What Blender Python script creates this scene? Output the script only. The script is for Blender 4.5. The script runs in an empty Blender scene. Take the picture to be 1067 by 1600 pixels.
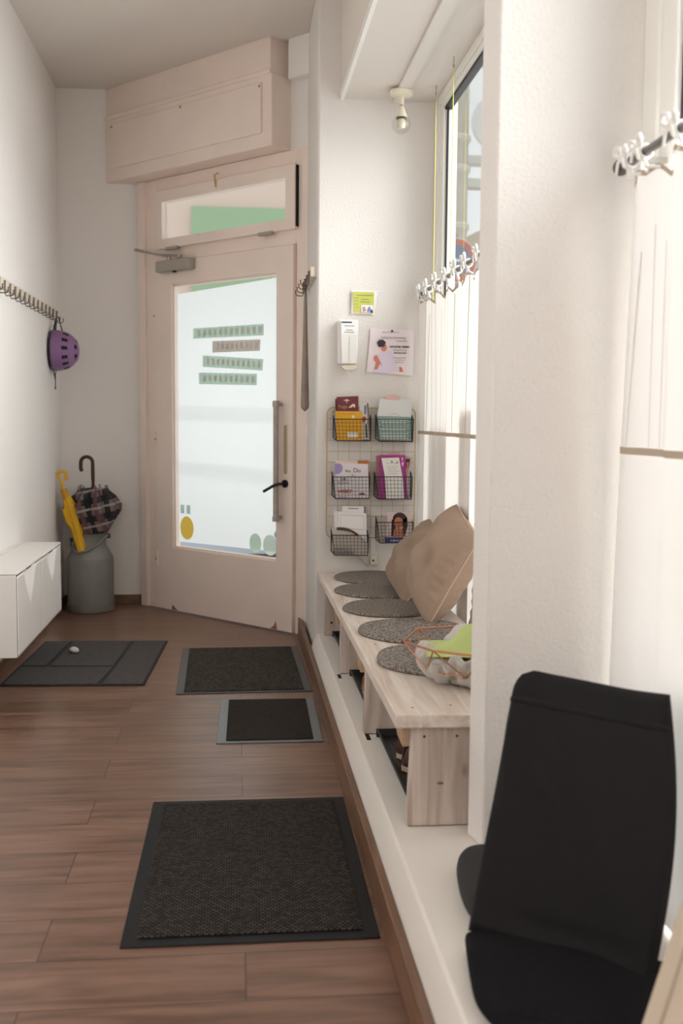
import bpy, math, random
from mathutils import Vector, Matrix, noise as mnoise
R = math.radians
random.seed(7)
S = bpy.context.scene
COL = S.collection

# ------------------------------------------------------------------ camera
CAM_H, PITCH, ROLL, YAW, FPX = 1.2122, 0.0909, 0.0081, 0.1025, 1610.3
_f = Vector((math.sin(YAW)*math.cos(PITCH), math.cos(YAW)*math.cos(PITCH), -math.sin(PITCH)))
_r0 = Vector((math.cos(YAW), -math.sin(YAW), 0)); _u0 = _r0.cross(_f)
_r = _r0*math.cos(ROLL) + _u0*math.sin(ROLL); _u = _r.cross(_f)
cam_d = bpy.data.cameras.new('camera'); cam = bpy.data.objects.new('camera', cam_d); COL.objects.link(cam)
cam.matrix_world = Matrix(((_r.x, _u.x, -_f.x, 0), (_r.y, _u.y, -_f.y, 0), (_r.z, _u.z, -_f.z, CAM_H), (0, 0, 0, 1)))
cam_d.sensor_fit = 'VERTICAL'; cam_d.sensor_height = 36; cam_d.lens = FPX/1600*36
cam_d.clip_start = .02
cam_d.dof.use_dof = True; cam_d.dof.focus_distance = 3.9; cam_d.dof.aperture_fstop = 3.2
S.camera = cam

# ------------------------------------------------------------------ world, lights, exposure
S.view_settings.view_transform = 'Standard'; S.view_settings.look = 'None'
S.view_settings.gamma = 1; S.view_settings.use_curve_mapping = False
S.view_settings.exposure = 0.0
W = bpy.data.worlds.new('sky'); S.world = W; W.use_nodes = True
bg = W.node_tree.nodes['Background']; bg.inputs[0].default_value = (.93, .965, 1, 1); bg.inputs[1].default_value = 1.0
S.cycles.max_bounces = 10; S.cycles.diffuse_bounces = 6; S.cycles.transparent_max_bounces = 12
S.cycles.use_denoising = True
S.cycles.caustics_reflective = False; S.cycles.caustics_refractive = False

def area(name, loc, target, sx, sy, power, color):
    d = bpy.data.lights.new(name, 'AREA'); d.shape = 'RECTANGLE'; d.size = sx; d.size_y = sy
    d.energy = power; d.color = color
    o = bpy.data.objects.new(name, d); COL.objects.link(o); o.location = loc
    o.rotation_euler = (Vector(target)-Vector(loc)).to_track_quat('-Z', 'Y').to_euler()
    return o
# area lamps added out of view: daylight for the two shop windows and the door
area('street_daylight', (3.2, .5, 2.3), (0.9, .5, 1.3), 8.2, 4.4, 640, (1, .99, .99)).data.spread = R(120)
area('door_daylight', (1.18, 7.18, 1.22), (-.15, 6.2, 1.22), 1.9, 1.3, 25, (.97, .985, 1))

# ------------------------------------------------------------------ materials
def lin(c):
    return tuple(((v/255)/12.92 if v/255 <= .04045 else ((v/255+.055)/1.055)**2.4) for v in c)
MATS = {}
def mat(name, rgb, rough=.6, metal=0, bump=None, var=None, sheen=0, coat=0, spec=.5, alpha=1, trans=0):
    """rgb sRGB 0-255; bump=(scale,strength,distance[,stretch]); var=(scale,amount)"""
    if name in MATS: return MATS[name]
    m = bpy.data.materials.new(name); m.use_nodes = True; nt = m.node_tree; N = nt.nodes; L = nt.links
    b = N['Principled BSDF']; c = lin(rgb)
    b.inputs['Base Color'].default_value = (*c, 1); b.inputs['Roughness'].default_value = rough
    b.inputs['Metallic'].default_value = metal; b.inputs['Specular IOR Level'].default_value = spec
    if sheen: b.inputs['Sheen Weight'].default_value = sheen
    if coat: b.inputs['Coat Weight'].default_value = coat
    tc = N.new('ShaderNodeTexCoord')
    def noise_tex(scale, stretch=None, detail=3):
        mp = N.new('ShaderNodeMapping'); L.new(tc.outputs['Object'], mp.inputs[0])
        if stretch: mp.inputs['Scale'].default_value = stretch
        n = N.new('ShaderNodeTexNoise'); n.inputs['Scale'].default_value = scale; n.inputs['Detail'].default_value = detail
        L.new(mp.outputs[0], n.inputs['Vector']); return n
    if var:
        n = noise_tex(var[0], var[2] if len(var) > 2 else None, 4)
        mx = N.new('ShaderNodeMix'); mx.data_type = 'RGBA'
        k = var[1]
        mx.inputs[6].default_value = (*[max(0, v*(1-k)) for v in c], 1); mx.inputs[7].default_value = (*[min(1, v*(1+k)) for v in c], 1)
        rp = N.new('ShaderNodeValToRGB'); rp.color_ramp.elements[0].position = .32; rp.color_ramp.elements[1].position = .68
        L.new(n.outputs['Fac'], rp.inputs[0]); L.new(rp.outputs[0], mx.inputs[0]); L.new(mx.outputs[2], b.inputs['Base Color'])
    if bump:
        n = noise_tex(bump[0], bump[3] if len(bump) > 3 else None)
        bp = N.new('ShaderNodeBump'); bp.inputs['Strength'].default_value = bump[1]; bp.inputs['Distance'].default_value = bump[2]
        L.new(n.outputs['Fac'], bp.inputs['Height']); L.new(bp.outputs[0], b.inputs['Normal'])
    MATS[name] = m; return m

WALL = mat('warm_white_plaster', (240, 236, 233), .75, bump=(70, .35, .004))
WALLW = mat('white_woodchip_wallpaper', (228, 223, 219), .7, bump=(95, .55, .0045))
CEIL = mat('ceiling_paint', (224, 216, 208), .85, bump=(30, .15, .002))
WOODW = mat('white_gloss_door_paint', (243, 227, 217), .38, bump=(14, .12, .002), var=(3, .03))
LEDGE = mat('painted_ledge', (234, 228, 221), .5, bump=(9, .35, .006))
WINF = mat('white_window_frame', (240, 238, 233), .35)
GASK = mat('black_rubber_gasket', (14, 13, 16), .5)
BLACKM = mat('black_coated_wire', (22, 21, 21), .4)
BRASS = mat('brass_wire', (198, 166, 105), .35, .6)
COPPER = mat('copper_wire', (186, 122, 92), .35, .7)
STEEL = mat('brushed_steel', (176, 172, 166), .35, .8)
GREYP = mat('grey_door_closer_paint', (170, 163, 154), .45, .2)
PLAST = mat('white_plastic', (240, 238, 235), .3)
CREAMP = mat('cream_plastic', (228, 219, 199), .35)
CAB = mat('white_cabinet_plastic', (236, 232, 228), .35)
BLK = mat('black_plastic', (28, 29, 31), .35)
DARK = mat('dark_void', (12, 11, 11), .8)

def glass_mat(name, tint=(1, 1, 1), gloss=1.0):
    m = bpy.data.materials.new(name); m.use_nodes = True; nt = m.node_tree; N = nt.nodes; L = nt.links
    for n in list(N): N.remove(n)
    o = N.new('ShaderNodeOutputMaterial'); t = N.new('ShaderNodeBsdfTransparent'); g = N.new('ShaderNodeBsdfGlossy')
    t.inputs[0].default_value = (*tint, 1); g.inputs['Roughness'].default_value = .02; g.inputs[0].default_value = (gloss, gloss, gloss, 1)
    fr = N.new('ShaderNodeFresnel'); fr.inputs[0].default_value = 1.35
    ge = N.new('ShaderNodeNewGeometry'); iv = N.new('ShaderNodeMath'); iv.operation = 'SUBTRACT'; iv.inputs[0].default_value = 1; L.new(ge.outputs['Backfacing'], iv.inputs[1])
    mu = N.new('ShaderNodeMath'); mu.operation = 'MULTIPLY'; L.new(fr.outputs[0], mu.inputs[0]); L.new(iv.outputs[0], mu.inputs[1])   # one reflection per pane
    mx = N.new('ShaderNodeMixShader'); L.new(mu.outputs[0], mx.inputs[0]); L.new(t.outputs[0], mx.inputs[1]); L.new(g.outputs[0], mx.inputs[2])
    L.new(mx.outputs[0], o.inputs[0]); return m
GLASS = glass_mat('clear_window_glass', (.97, .985, .975))

def translucent_mat(name, rgb, t=.5, stripes=None):
    m = bpy.data.materials.new(name); m.use_nodes = True; nt = m.node_tree; N = nt.nodes; L = nt.links
    for n in list(N): N.remove(n)
    o = N.new('ShaderNodeOutputMaterial'); d = N.new('ShaderNodeBsdfDiffuse'); tr = N.new('ShaderNodeBsdfTranslucent')
    c = lin(rgb); d.inputs[0].default_value = (*c, 1); tr.inputs[0].default_value = (*c, 1)
    mx = N.new('ShaderNodeMixShader'); mx.inputs[0].default_value = t
    L.new(d.outputs[0], mx.inputs[1]); L.new(tr.outputs[0], mx.inputs[2]); L.new(mx.outputs[0], o.inputs[0])
    return m
FILM = translucent_mat('frosted_film', (248, 250, 250), .8)
CURT = translucent_mat('white_cotton_voile', (246, 243, 241), .065)
CURTF = translucent_mat('lit_white_cotton_voile', (248, 245, 241), .17)  # brightness set in the material: same voile passing more light, for the far curtain
CURTH = mat('hem_and_fold_shade', (184, 168, 150), .9)  # darker cloth colour for hems, and for fold shade drawn as strips
TIEM = mat('white_cotton_ribbon', (240, 236, 232), .95, spec=.1)

def floor_mat():
    m = bpy.data.materials.new('walnut_laminate_planks'); m.use_nodes = True; nt = m.node_tree; N = nt.nodes; L = nt.links
    b = N['Principled BSDF']; tc = N.new('ShaderNodeTexCoord')
    mp = N.new('ShaderNodeMapping'); mp.inputs['Location'].default_value = (1.23, -.302, 0); L.new(tc.outputs['Object'], mp.inputs[0])
    br = N.new('ShaderNodeTexBrick'); br.offset = .37; br.offset_frequency = 2
    br.inputs['Scale'].default_value = 1; br.inputs['Brick Width'].default_value = 1.25; br.inputs['Row Height'].default_value = .195
    br.inputs['Mortar Size'].default_value = .0016; br.inputs['Mortar Smooth'].default_value = .3; br.inputs['Bias'].default_value = 0
    br.inputs['Color1'].default_value = (0, 0, 0, 1); br.inputs['Color2'].default_value = (1, 1, 1, 1); br.inputs['Mortar'].default_value = (.5, .5, .5, 1)
    L.new(mp.outputs[0], br.inputs[0])
    # per plank offset to the grain
    comb = N.new('ShaderNodeVectorMath'); comb.operation = 'MULTIPLY_ADD'
    L.new(br.outputs['Color'], comb.inputs[0]); comb.inputs[1].default_value = (7, 3, 5); L.new(mp.outputs[0], comb.inputs[2])
    mg = N.new('ShaderNodeMapping'); mg.inputs['Scale'].default_value = (1.2, 11, 1); L.new(comb.outputs[0], mg.inputs[0])
    n1 = N.new('ShaderNodeTexNoise'); n1.inputs['Scale'].default_value = 2.2; n1.inputs['Detail'].default_value = 6; n1.inputs['Distortion'].default_value = .6; L.new(mg.outputs[0], n1.inputs[0])
    mg2 = N.new('ShaderNodeMapping'); mg2.inputs['Scale'].default_value = (2.2, 5, 1); L.new(comb.outputs[0], mg2.inputs[0])
    n2 = N.new('ShaderNodeTexNoise'); n2.inputs['Scale'].default_value = 1.3; n2.inputs['Detail'].default_value = 3; L.new(mg2.outputs[0], n2.inputs[0])
    rp = N.new('ShaderNodeValToRGB'); e = rp.color_ramp.elements
    e[0].position = .28; e[0].color = (*lin((94, 68, 54)), 1); e[1].position = .82; e[1].color = (*lin((152, 119, 100)), 1)
    k = rp.color_ramp.elements.new(.5); k.color = (*lin((122, 91, 75)), 1)
    L.new(n1.outputs['Fac'], rp.inputs[0])
    # dark knots and streaks
    rk = N.new('ShaderNodeValToRGB'); rk.color_ramp.elements[0].position = .60; rk.color_ramp.elements[0].color = (1, 1, 1, 1)
    rk.color_ramp.elements[1].position = .78; rk.color_ramp.elements[1].color = (.55, .52, .52, 1); L.new(n2.outputs['Fac'], rk.inputs[0])
    mk = N.new('ShaderNodeMix'); mk.data_type = 'RGBA'; mk.blend_type = 'MULTIPLY'; mk.inputs[0].default_value = 1
    L.new(rp.outputs[0], mk.inputs[6]); L.new(rk.outputs[0], mk.inputs[7])
    pv = N.new('ShaderNodeMix'); pv.data_type = 'RGBA'; pv.blend_type = 'MULTIPLY'; pv.inputs[0].default_value = .5
    rv = N.new('ShaderNodeValToRGB'); rv.color_ramp.elements[0].color = (.8, .8, .8, 1); rv.color_ramp.elements[1].color = (1.12, 1.1, 1.08, 1)
    L.new(br.outputs['Color'], rv.inputs[0]); L.new(mk.outputs[2], pv.inputs[6]); L.new(rv.outputs[0], pv.inputs[7])
    mm = N.new('ShaderNodeMix'); mm.data_type = 'RGBA'; L.new(br.outputs['Fac'], mm.inputs[0]); L.new(pv.outputs[2], mm.inputs[6]); mm.inputs[7].default_value = (*lin((62, 42, 33)), 1)
    L.new(mm.outputs[2], b.inputs['Base Color'])
    rr = N.new('ShaderNodeMapRange'); rr.inputs['To Min'].default_value = .24; rr.inputs['To Max'].default_value = .40; L.new(n1.outputs['Fac'], rr.inputs[0]); L.new(rr.outputs[0], b.inputs['Roughness'])
    bp = N.new('ShaderNodeBump'); bp.inputs['Strength'].default_value = .25; bp.inputs['Distance'].default_value = .002; L.new(n1.outputs['Fac'], bp.inputs['Height']); L.new(bp.outputs[0], b.inputs['Normal'])
    return m
FLOOR = floor_mat()

def wood_mat(name, dark, light, scale=(1, 14, 14), rough=.55, knots=.6):
    m = bpy.data.materials.new(name); m.use_nodes = True; nt = m.node_tree; N = nt.nodes; L = nt.links
    b = N['Principled BSDF']; tc = N.new('ShaderNodeTexCoord')
    mp = N.new('ShaderNodeMapping'); mp.inputs['Scale'].default_value = scale; L.new(tc.outputs['Object'], mp.inputs[0])
    n = N.new('ShaderNodeTexNoise'); n.inputs['Scale'].default_value = 2.5; n.inputs['Detail'].default_value = 5; n.inputs['Distortion'].default_value = .8; L.new(mp.outputs[0], n.inputs[0])
    rp = N.new('ShaderNodeValToRGB'); e = rp.color_ramp.elements
    e[0].position = .3; e[0].color = (*lin(dark), 1); e[1].position = .62; e[1].color = (*lin(light), 1); L.new(n.outputs['Fac'], rp.inputs[0])
    v = N.new('ShaderNodeTexVoronoi'); v.inputs['Scale'].default_value = 3.1; v.inputs['Randomness'].default_value = 1; 
    mp2 = N.new('ShaderNodeMapping'); mp2.inputs['Scale'].default_value = tuple(1 + .09*s for s in scale); L.new(tc.outputs['Object'], mp2.inputs[0]); L.new(mp2.outputs[0], v.inputs[0])
    rk = N.new('ShaderNodeValToRGB'); rk.color_ramp.elements[0].position = .015; rk.color_ramp.elements[0].color = (knots, knots*.97, knots*.95, 1); rk.color_ramp.elements[1].position = .09; rk.color_ramp.elements[1].color = (1, 1, 1, 1)
    L.new(v.outputs['Distance'], rk.inputs[0])
    mx = N.new('ShaderNodeMix'); mx.data_type = 'RGBA'; mx.blend_type = 'MULTIPLY'; mx.inputs[0].default_value = 1; L.new(rp.outputs[0], mx.inputs[6]); L.new(rk.outputs[0], mx.inputs[7])
    L.new(mx.outputs[2], b.inputs['Base Color']); b.inputs['Roughness'].default_value = rough
    bp = N.new('ShaderNodeBump'); bp.inputs['Strength'].default_value = .3; bp.inputs['Distance'].default_value = .002; L.new(n.outputs['Fac'], bp.inputs['Height']); L.new(bp.outputs[0], b.inputs['Normal'])
    return m
BENCHTOP = wood_mat('whitewashed_pine_top', (206, 188, 174), (232, 221, 212), (14, 1, 14))
BENCHLEG = wood_mat('whitewashed_pine_leg', (176, 156, 143), (212, 198, 188), (14, 14, 1.2))
BENCHEND = wood_mat('whitewashed_pine_edge', (176, 146, 117), (196, 167, 138), (14, 1, 14), knots=.9)
BASEW = wood_mat('brown_skirting_wood', (96, 68, 50), (128, 94, 72), (9, .8, 9), .4, .9)
HOOKB = mat('cream_rack_board', (226, 214, 198), .45)

def weave_mat(name, c1, c2, w, h, bumpd=.003, mortar=None, noise_amt=.5, msize=.12):
    m = bpy.data.materials.new(name); m.use_nodes = True; nt = m.node_tree; N = nt.nodes; L = nt.links
    b = N['Principled BSDF']; tc = N.new('ShaderNodeTexCoord')
    br = N.new('ShaderNodeTexBrick'); br.offset = .5; L.new(tc.outputs['Object'], br.inputs[0])
    br.inputs['Scale'].default_value = 1; br.inputs['Brick Width'].default_value = w; br.inputs['Row Height'].default_value = h
    br.inputs['Mortar Size'].default_value = min(w, h)*msize; br.inputs['Mortar Smooth'].default_value = .6
    br.inputs['Color1'].default_value = (*lin(c1), 1); br.inputs['Color2'].default_value = (*lin(c2), 1); br.inputs['Mortar'].default_value = (*lin(mortar or c1), 1)
    n = N.new('ShaderNodeTexNoise'); n.inputs['Scale'].default_value = 160; n.inputs['Detail'].default_value = 2; L.new(tc.outputs['Object'], n.inputs[0])
    mr = N.new('ShaderNodeMapRange'); mr.inputs['To Min'].default_value = 1-noise_amt; mr.inputs['To Max'].default_value = 1+noise_amt; L.new(n.outputs['Fac'], mr.inputs[0])
    mx = N.new('ShaderNodeMix'); mx.data_type = 'RGBA'; mx.blend_type = 'MULTIPLY'; mx.inputs[0].default_value = 1; L.new(br.outputs['Color'], mx.inputs[6]); L.new(mr.outputs[0], mx.inputs[7])
    L.new(mx.outputs[2], b.inputs['Base Color']); b.inputs['Roughness'].default_value = .95; b.inputs['Specular IOR Level'].default_value = .2
    bp = N.new('ShaderNodeBump'); bp.inputs['Strength'].default_value = .8; bp.inputs['Distance'].default_value = bumpd
    inv = N.new('ShaderNodeMath'); inv.operation = 'SUBTRACT'; inv.inputs[0].default_value = 1; L.new(br.outputs['Fac'], inv.inputs[1]); L.new(inv.outputs[0], bp.inputs['Height']); L.new(bp.outputs[0], b.inputs['Normal'])
    return m
def felt_mat(name, c1, c2, scale=120):
    m = bpy.data.materials.new(name); m.use_nodes = True; nt = m.node_tree; N = nt.nodes; L = nt.links
    b = N['Principled BSDF']; tc = N.new('ShaderNodeTexCoord')
    n = N.new('ShaderNodeTexNoise'); n.inputs['Scale'].default_value = scale; n.inputs['Detail'].default_value = 3; L.new(tc.outputs['Object'], n.inputs[0])
    rp = N.new('ShaderNodeValToRGB'); e = rp.color_ramp.elements; e[0].position = .38; e[0].color = (*lin(c1), 1); e[1].position = .62; e[1].color = (*lin(c2), 1)
    L.new(n.outputs['Fac'], rp.inputs[0]); L.new(rp.outputs[0], b.inputs['Base Color']); b.inputs['Roughness'].default_value = 1; b.inputs['Specular IOR Level'].default_value = .15
    bp = N.new('ShaderNodeBump'); bp.inputs['Strength'].default_value = .9; bp.inputs['Distance'].default_value = .004; L.new(n.outputs['Fac'], bp.inputs['Height']); L.new(bp.outputs[0], b.inputs['Normal'])
    return m
def rib_mat(name, c1, c2, axis, freq, rough=.9, rot=(0, 0, 0), dist=.002):
    m = bpy.data.materials.new(name); m.use_nodes = True; nt = m.node_tree; N = nt.nodes; L = nt.links
    b = N['Principled BSDF']; tc = N.new('ShaderNodeTexCoord')
    mp = N.new('ShaderNodeMapping'); mp.inputs['Rotation'].default_value = rot; L.new(tc.outputs['UV' if axis == 'U' else 'Object'], mp.inputs[0])
    w = N.new('ShaderNodeTexWave'); w.wave_type = 'BANDS'; w.bands_direction = 'X' if axis == 'U' else axis; w.inputs['Scale'].default_value = freq; w.inputs['Distortion'].default_value = .3; L.new(mp.outputs[0], w.inputs[0])
    rp = N.new('ShaderNodeValToRGB'); e = rp.color_ramp.elements; e[0].position = .2; e[0].color = (*lin(c1), 1); e[1].position = .8; e[1].color = (*lin(c2), 1)
    L.new(w.outputs['Fac'], rp.inputs[0]); L.new(rp.outputs[0], b.inputs['Base Color']); b.inputs['Roughness'].default_value = rough; b.inputs['Specular IOR Level'].default_value = .2
    bp = N.new('ShaderNodeBump'); bp.inputs['Strength'].default_value = .6; bp.inputs['Distance'].default_value = dist; L.new(w.outputs['Fac'], bp.inputs['Height']); L.new(bp.outputs[0], b.inputs['Normal'])
    return m

# ------------------------------------------------------------------ mesh builder
class MB:
    def __init__(s): s.v = []; s.f = []; s.uv = {}
    def add(s, vs, fs):
        n = len(s.v); s.v += [tuple(v) for v in vs]; s.f += [tuple(i+n for i in f) for f in fs]; return s
    def box(s, x0, x1, y0, y1, z0, z1, T=None):
        vs = [Vector((x, y, z)) for z in (z0, z1) for y in (y0, y1) for x in (x0, x1)]
        if T: vs = [T(v) for v in vs]
        return s.add(vs, [(0, 2, 3, 1), (4, 5, 7, 6), (0, 1, 5, 4), (2, 6, 7, 3), (0, 4, 6, 2), (1, 3, 7, 5)])
    def slab(s, pts, off):
        """polygon pts extruded by vector off"""
        n = len(pts); a = [Vector(p) for p in pts]; o = Vector(off); b = [p+o for p in a]
        return s.add(a+b, [tuple(range(n))[::-1], tuple(range(n, 2*n))] + [(i, (i+1) % n, n+(i+1) % n, n+i) for i in range(n)])
    def tube(s, pts, r, n=8, closed=False, caps=True):
        P = [Vector(p) for p in pts]; m = len(P); rs = r if isinstance(r, (list, tuple)) else [r]*m
        rings = []; prev = None
        for i, p in enumerate(P):
            if closed: t = (P[(i+1) % m]-P[i-1])
            else: t = (P[min(i+1, m-1)]-P[max(i-1, 0)])
            if t.length < 1e-9: t = Vector((0, 0, 1))
            t.normalize()
            if prev is None:
                a = Vector((0, 0, 1)) if abs(t.z) < .9 else Vector((1, 0, 0)); u = t.cross(a).normalized()
            else:
                u = prev - t*prev.dot(t); u.normalize()
            prev = u; w = t.cross(u)
            rings.append([p + (u*math.cos(2*math.pi*k/n)+w*math.sin(2*math.pi*k/n))*rs[i] for k in range(n)])
        vs = [v for rg in rings for v in rg]; fs = []
        for i in range(m if closed else m-1):
            j = (i+1) % m
            for k in range(n): fs.append((i*n+k, i*n+(k+1) % n, j*n+(k+1) % n, j*n+k))
        if caps and not closed: fs += [tuple(range(n))[::-1], tuple((m-1)*n+k for k in range(n))]
        return s.add(vs, fs)
    def lathe(s, prof, c, n=32, T=None, rf=None):
        """prof [(r,z)]; rf(theta, i)->radius factor"""
        vs = []; fs = []
        for i, (r, z) in enumerate(prof):
            for k in range(n):
                th = 2*math.pi*k/n; q = r*(rf(th, i) if rf else 1)
                v = Vector((q*math.cos(th), q*math.sin(th), z))
                vs.append((T(v) if T else v)+Vector(c))
        for i in range(len(prof)-1):
            for k in range(n): fs.append((i*n+k, i*n+(k+1) % n, (i+1)*n+(k+1) % n, (i+1)*n+k))
        fs += [tuple(range(n))[::-1], tuple((len(prof)-1)*n+k for k in range(n))]
        return s.add(vs, fs)
    def grid(s, fn, nu, nv, cu=False, cv=False):
        vs = [fn(i/(nu if cu else nu-1), j/(nv if cv else nv-1)) for j in range(nv) for i in range(nu)]; fs = []
        for j in range(nv if cv else nv-1):
            for i in range(nu if cu else nu-1):
                i2 = (i+1) % nu; j2 = (j+1) % nv
                fs.append((j*nu+i, j*nu+i2, j2*nu+i2, j2*nu+i))
        return s.add(vs, fs)
    def ball(s, c, r, n=16, m=10, sc=(1, 1, 1), T=None):
        def fn(u, v):
            th = 2*math.pi*u; ph = math.pi*(v*.998+.001)
            p = Vector((math.sin(ph)*math.cos(th)*sc[0], math.sin(ph)*math.sin(th)*sc[1], math.cos(ph)*sc[2]))*r
            return (T(p) if T else p)+Vector(c)
        return s.grid(fn, n, m, cu=True)
    def build(s, name, material, parent=None, base=None, bevel=0, smooth=35, solid=0, subd=0, seg=2):
        if base is None:
            if parent is not None: base = Vector(parent['_b'])
            else:
                xs = [v[0] for v in s.v]; ys = [v[1] for v in s.v]; zs = [v[2] for v in s.v]
                base = Vector(((min(xs)+max(xs))/2, (min(ys)+max(ys))/2, min(zs)))
        base = Vector(base); me = bpy.data.meshes.new(name)
        me.from_pydata([tuple(Vector(v)-base) for v in s.v], [], s.f); me.update()
        import bmesh
        bm = bmesh.new(); bm.from_mesh(me); bmesh.ops.recalc_face_normals(bm, faces=bm.faces); bm.to_mesh(me); bm.free()
        if smooth:
            me.polygons.foreach_set('use_smooth', [True]*len(me.polygons))
            me.set_sharp_from_angle(angle=R(smooth))
        me.materials.append(material)
        o = bpy.data.objects.new(name, me); COL.objects.link(o)
        if parent is not None: o.parent = parent
        else: o.location = base
        o['_b'] = tuple(base)
        if solid:
            q = o.modifiers.new('solid', 'SOLIDIFY'); q.thickness = solid; q.offset = 0
        if bevel:
            q = o.modifiers.new('bevel', 'BEVEL'); q.width = bevel; q.segments = seg; q.limit_method = 'ANGLE'; q.angle_limit = R(40)
        if subd:
            q = o.modifiers.new('sub', 'SUBSURF'); q.levels = subd; q.render_levels = subd
        return o
def thing(name, base, label, cat, group=None):
    o = bpy.data.objects.new(name, None); COL.objects.link(o); o.location = base; o['_b'] = tuple(base)
    o.empty_display_size = .1
    o['label'] = label; o['category'] = cat
    if group: o['group'] = group
    return o
def tag(o, label, cat, group=None):
    o['label'] = label; o['category'] = cat
    if group: o['group'] = group
    return o
def struct(o, label=None):
    o['kind'] = 'structure'
    if label: o['label'] = label
    return o
def BX(*a, **k): return MB().box(*a, **k)
def dup(root, delta, label=None, group=None):
    r = root.copy(); COL.objects.link(r); r.location = Vector(root.location)+Vector(delta)
    if label: r['label'] = label
    if group: r['group'] = group
    for ch in root.children:
        c = ch.copy(); COL.objects.link(c); c.parent = r
        for g in ch.children:
            d = g.copy(); COL.objects.link(d); d.parent = c
    return r
def ray(px, py): return (px-533.5)/FPX*_r-(py-800)/FPX*_u+_f
CP = Vector((0, 0, CAM_H))
def onY(px, py, Y): d = ray(px, py); return CP+d*(Y/d.y)      # a measured point on a plane of constant Y
def onX(px, py, X): d = ray(px, py); return CP+d*(X/d.x)
def onZ(px, py, z): d = ray(px, py); return CP+d*((z-CAM_H)/d.z)
def arc(c, r, a0, a1, n, ax=(1, 0, 0), ay=(0, 0, 1)):
    ax = Vector(ax); ay = Vector(ay); c = Vector(c)
    return [c+ax*(r*math.cos(R(a0+(a1-a0)*i/(n-1))))+ay*(r*math.sin(R(a0+(a1-a0)*i/(n-1)))) for i in range(n)]
def text(name, body, mt, parent, pos, size, xdir=(1, 0, 0), up=(0, 0, 1), bold=0, shear=0, align='LEFT', sx=1):
    c = bpy.data.curves.new(name, 'FONT'); c.body = body; c.size = size; c.extrude = .0003; c.offset = bold; c.shear = shear; c.align_x = align
    c.resolution_u = 3
    tmp = bpy.data.objects.new('t', c); COL.objects.link(tmp)
    dg = bpy.context.evaluated_depsgraph_get(); me = bpy.data.meshes.new_from_object(tmp.evaluated_get(dg)); bpy.data.objects.remove(tmp)
    X = Vector(xdir).normalized(); Y = Vector(up).normalized(); Z = X.cross(Y)
    M = Matrix(((X.x*sx, Y.x, Z.x), (X.y*sx, Y.y, Z.y), (X.z*sx, Y.z, Z.z)))
    b = Vector(parent['_b']); p = Vector(pos)
    for v in me.vertices: v.co = M @ v.co + p - b
    me.materials.clear(); me.materials.append(mt)
    o = bpy.data.objects.new(name, me); COL.objects.link(o); o.parent = parent; o['_b'] = tuple(b); return o

# ------------------------------------------------------------------ room shell
H = 3.23; XL = -1.10; YB = 6.72; XR = .95; YN = 4.98
DP = Vector((.327, 5.72, 0)); DD = Vector((.692, -.722, 0)).normalized(); DN = Vector((-.722, -.692, 0)).normalized()
def dloc(v): return DP + DD*v.x + DN*v.y + Vector((0, 0, v.z))     # door plane coordinates: along, toward the room, up
struct(BX(-1.3, 1.0, -3.2, 7.0, -.1, 0).build('floor', FLOOR, base=(0, 0, 0), smooth=0))
struct(BX(-1.3, 1.2, -3.2, 7.3, H, H+.15).build('ceiling', CEIL))
struct(BX(XL-.15, XL, -3.2, YB+.15, 0, H).build('wall_left', WALL))
struct(BX(XL, -.55, YB, YB+.15, 0, H).build('wall_back', WALL))
struct(BX(-1.3, 1.2, -3.35, -3.2, 0, H).build('wall_front', WALL))
# wall above the angled door and the side wall beside it
m = MB().box(-1.45, .16, -.14, -.02, 2.66, H, T=dloc)
struct(m.build('wall_door', WALL))
m = MB(); m.slab([(.385, 4.98, 0), (.385, 5.665, 0), (.47, 5.76, 0), (1.0, 5.76, 0), (1.0, 4.98, 0)], (0, 0, H))
struct(m.build('wall_far', WALLW, bevel=.012))
# plinth ledge under the windows, front slightly slanted
m = MB(); m.slab([(.366, -3.2, 0), (.366, -3.2, .09), (.398, -3.2, .158), (1.02, -3.2, .158), (1.02, -3.2, 0)], (0, 8.18, 0))
led = m.build('wall_ledge', LEDGE, bevel=.006)
struct(led)
for p in ((.434, 3.315), (.42, 4.125)):
    BX(p[0]-.006, p[0]+.008, p[1]-.035, p[1]+.03, .1578, .1588).build('slot', DARK, led)
m = MB(); m.slab([(.602, 2.40, .158), (1.0, 2.40, .158), (1.0, 2.50, .158), (.586, 2.50, .158)], (0, 0, 2.552)); struct(m.build('wall_pier', WALLW, bevel=.006))
struct(BX(.93, 1.12, -3.2, -3.0, .158, H).build('wall_right', WALLW))
# soffit box over the windows
sof = BX(.495, 1.0, -3.2, 4.98, 2.71, H).build('ceiling_soffit', CEIL); struct(sof)
BX(.735, .79, -3.2, 4.975, 2.696, 2.711).build('batten', CEIL, sof)
BX(.490, .507, -3.2, 4.975, 2.700, 2.735).build('corner_bead', WINF, sof)
struct(BX(.345, .366, -3.2, 5.70, 0, .096).build('baseboard_right', BASEW, bevel=.003))
struct(BX(XL, -.595, YB-.016, YB, 0, .062).build('baseboard_back', BASEW, bevel=.003))
struct(BX(XL, XL+.014, -3.2, YB-.016, 0, .062).build('baseboard_left', BASEW, bevel=.003))
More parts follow.
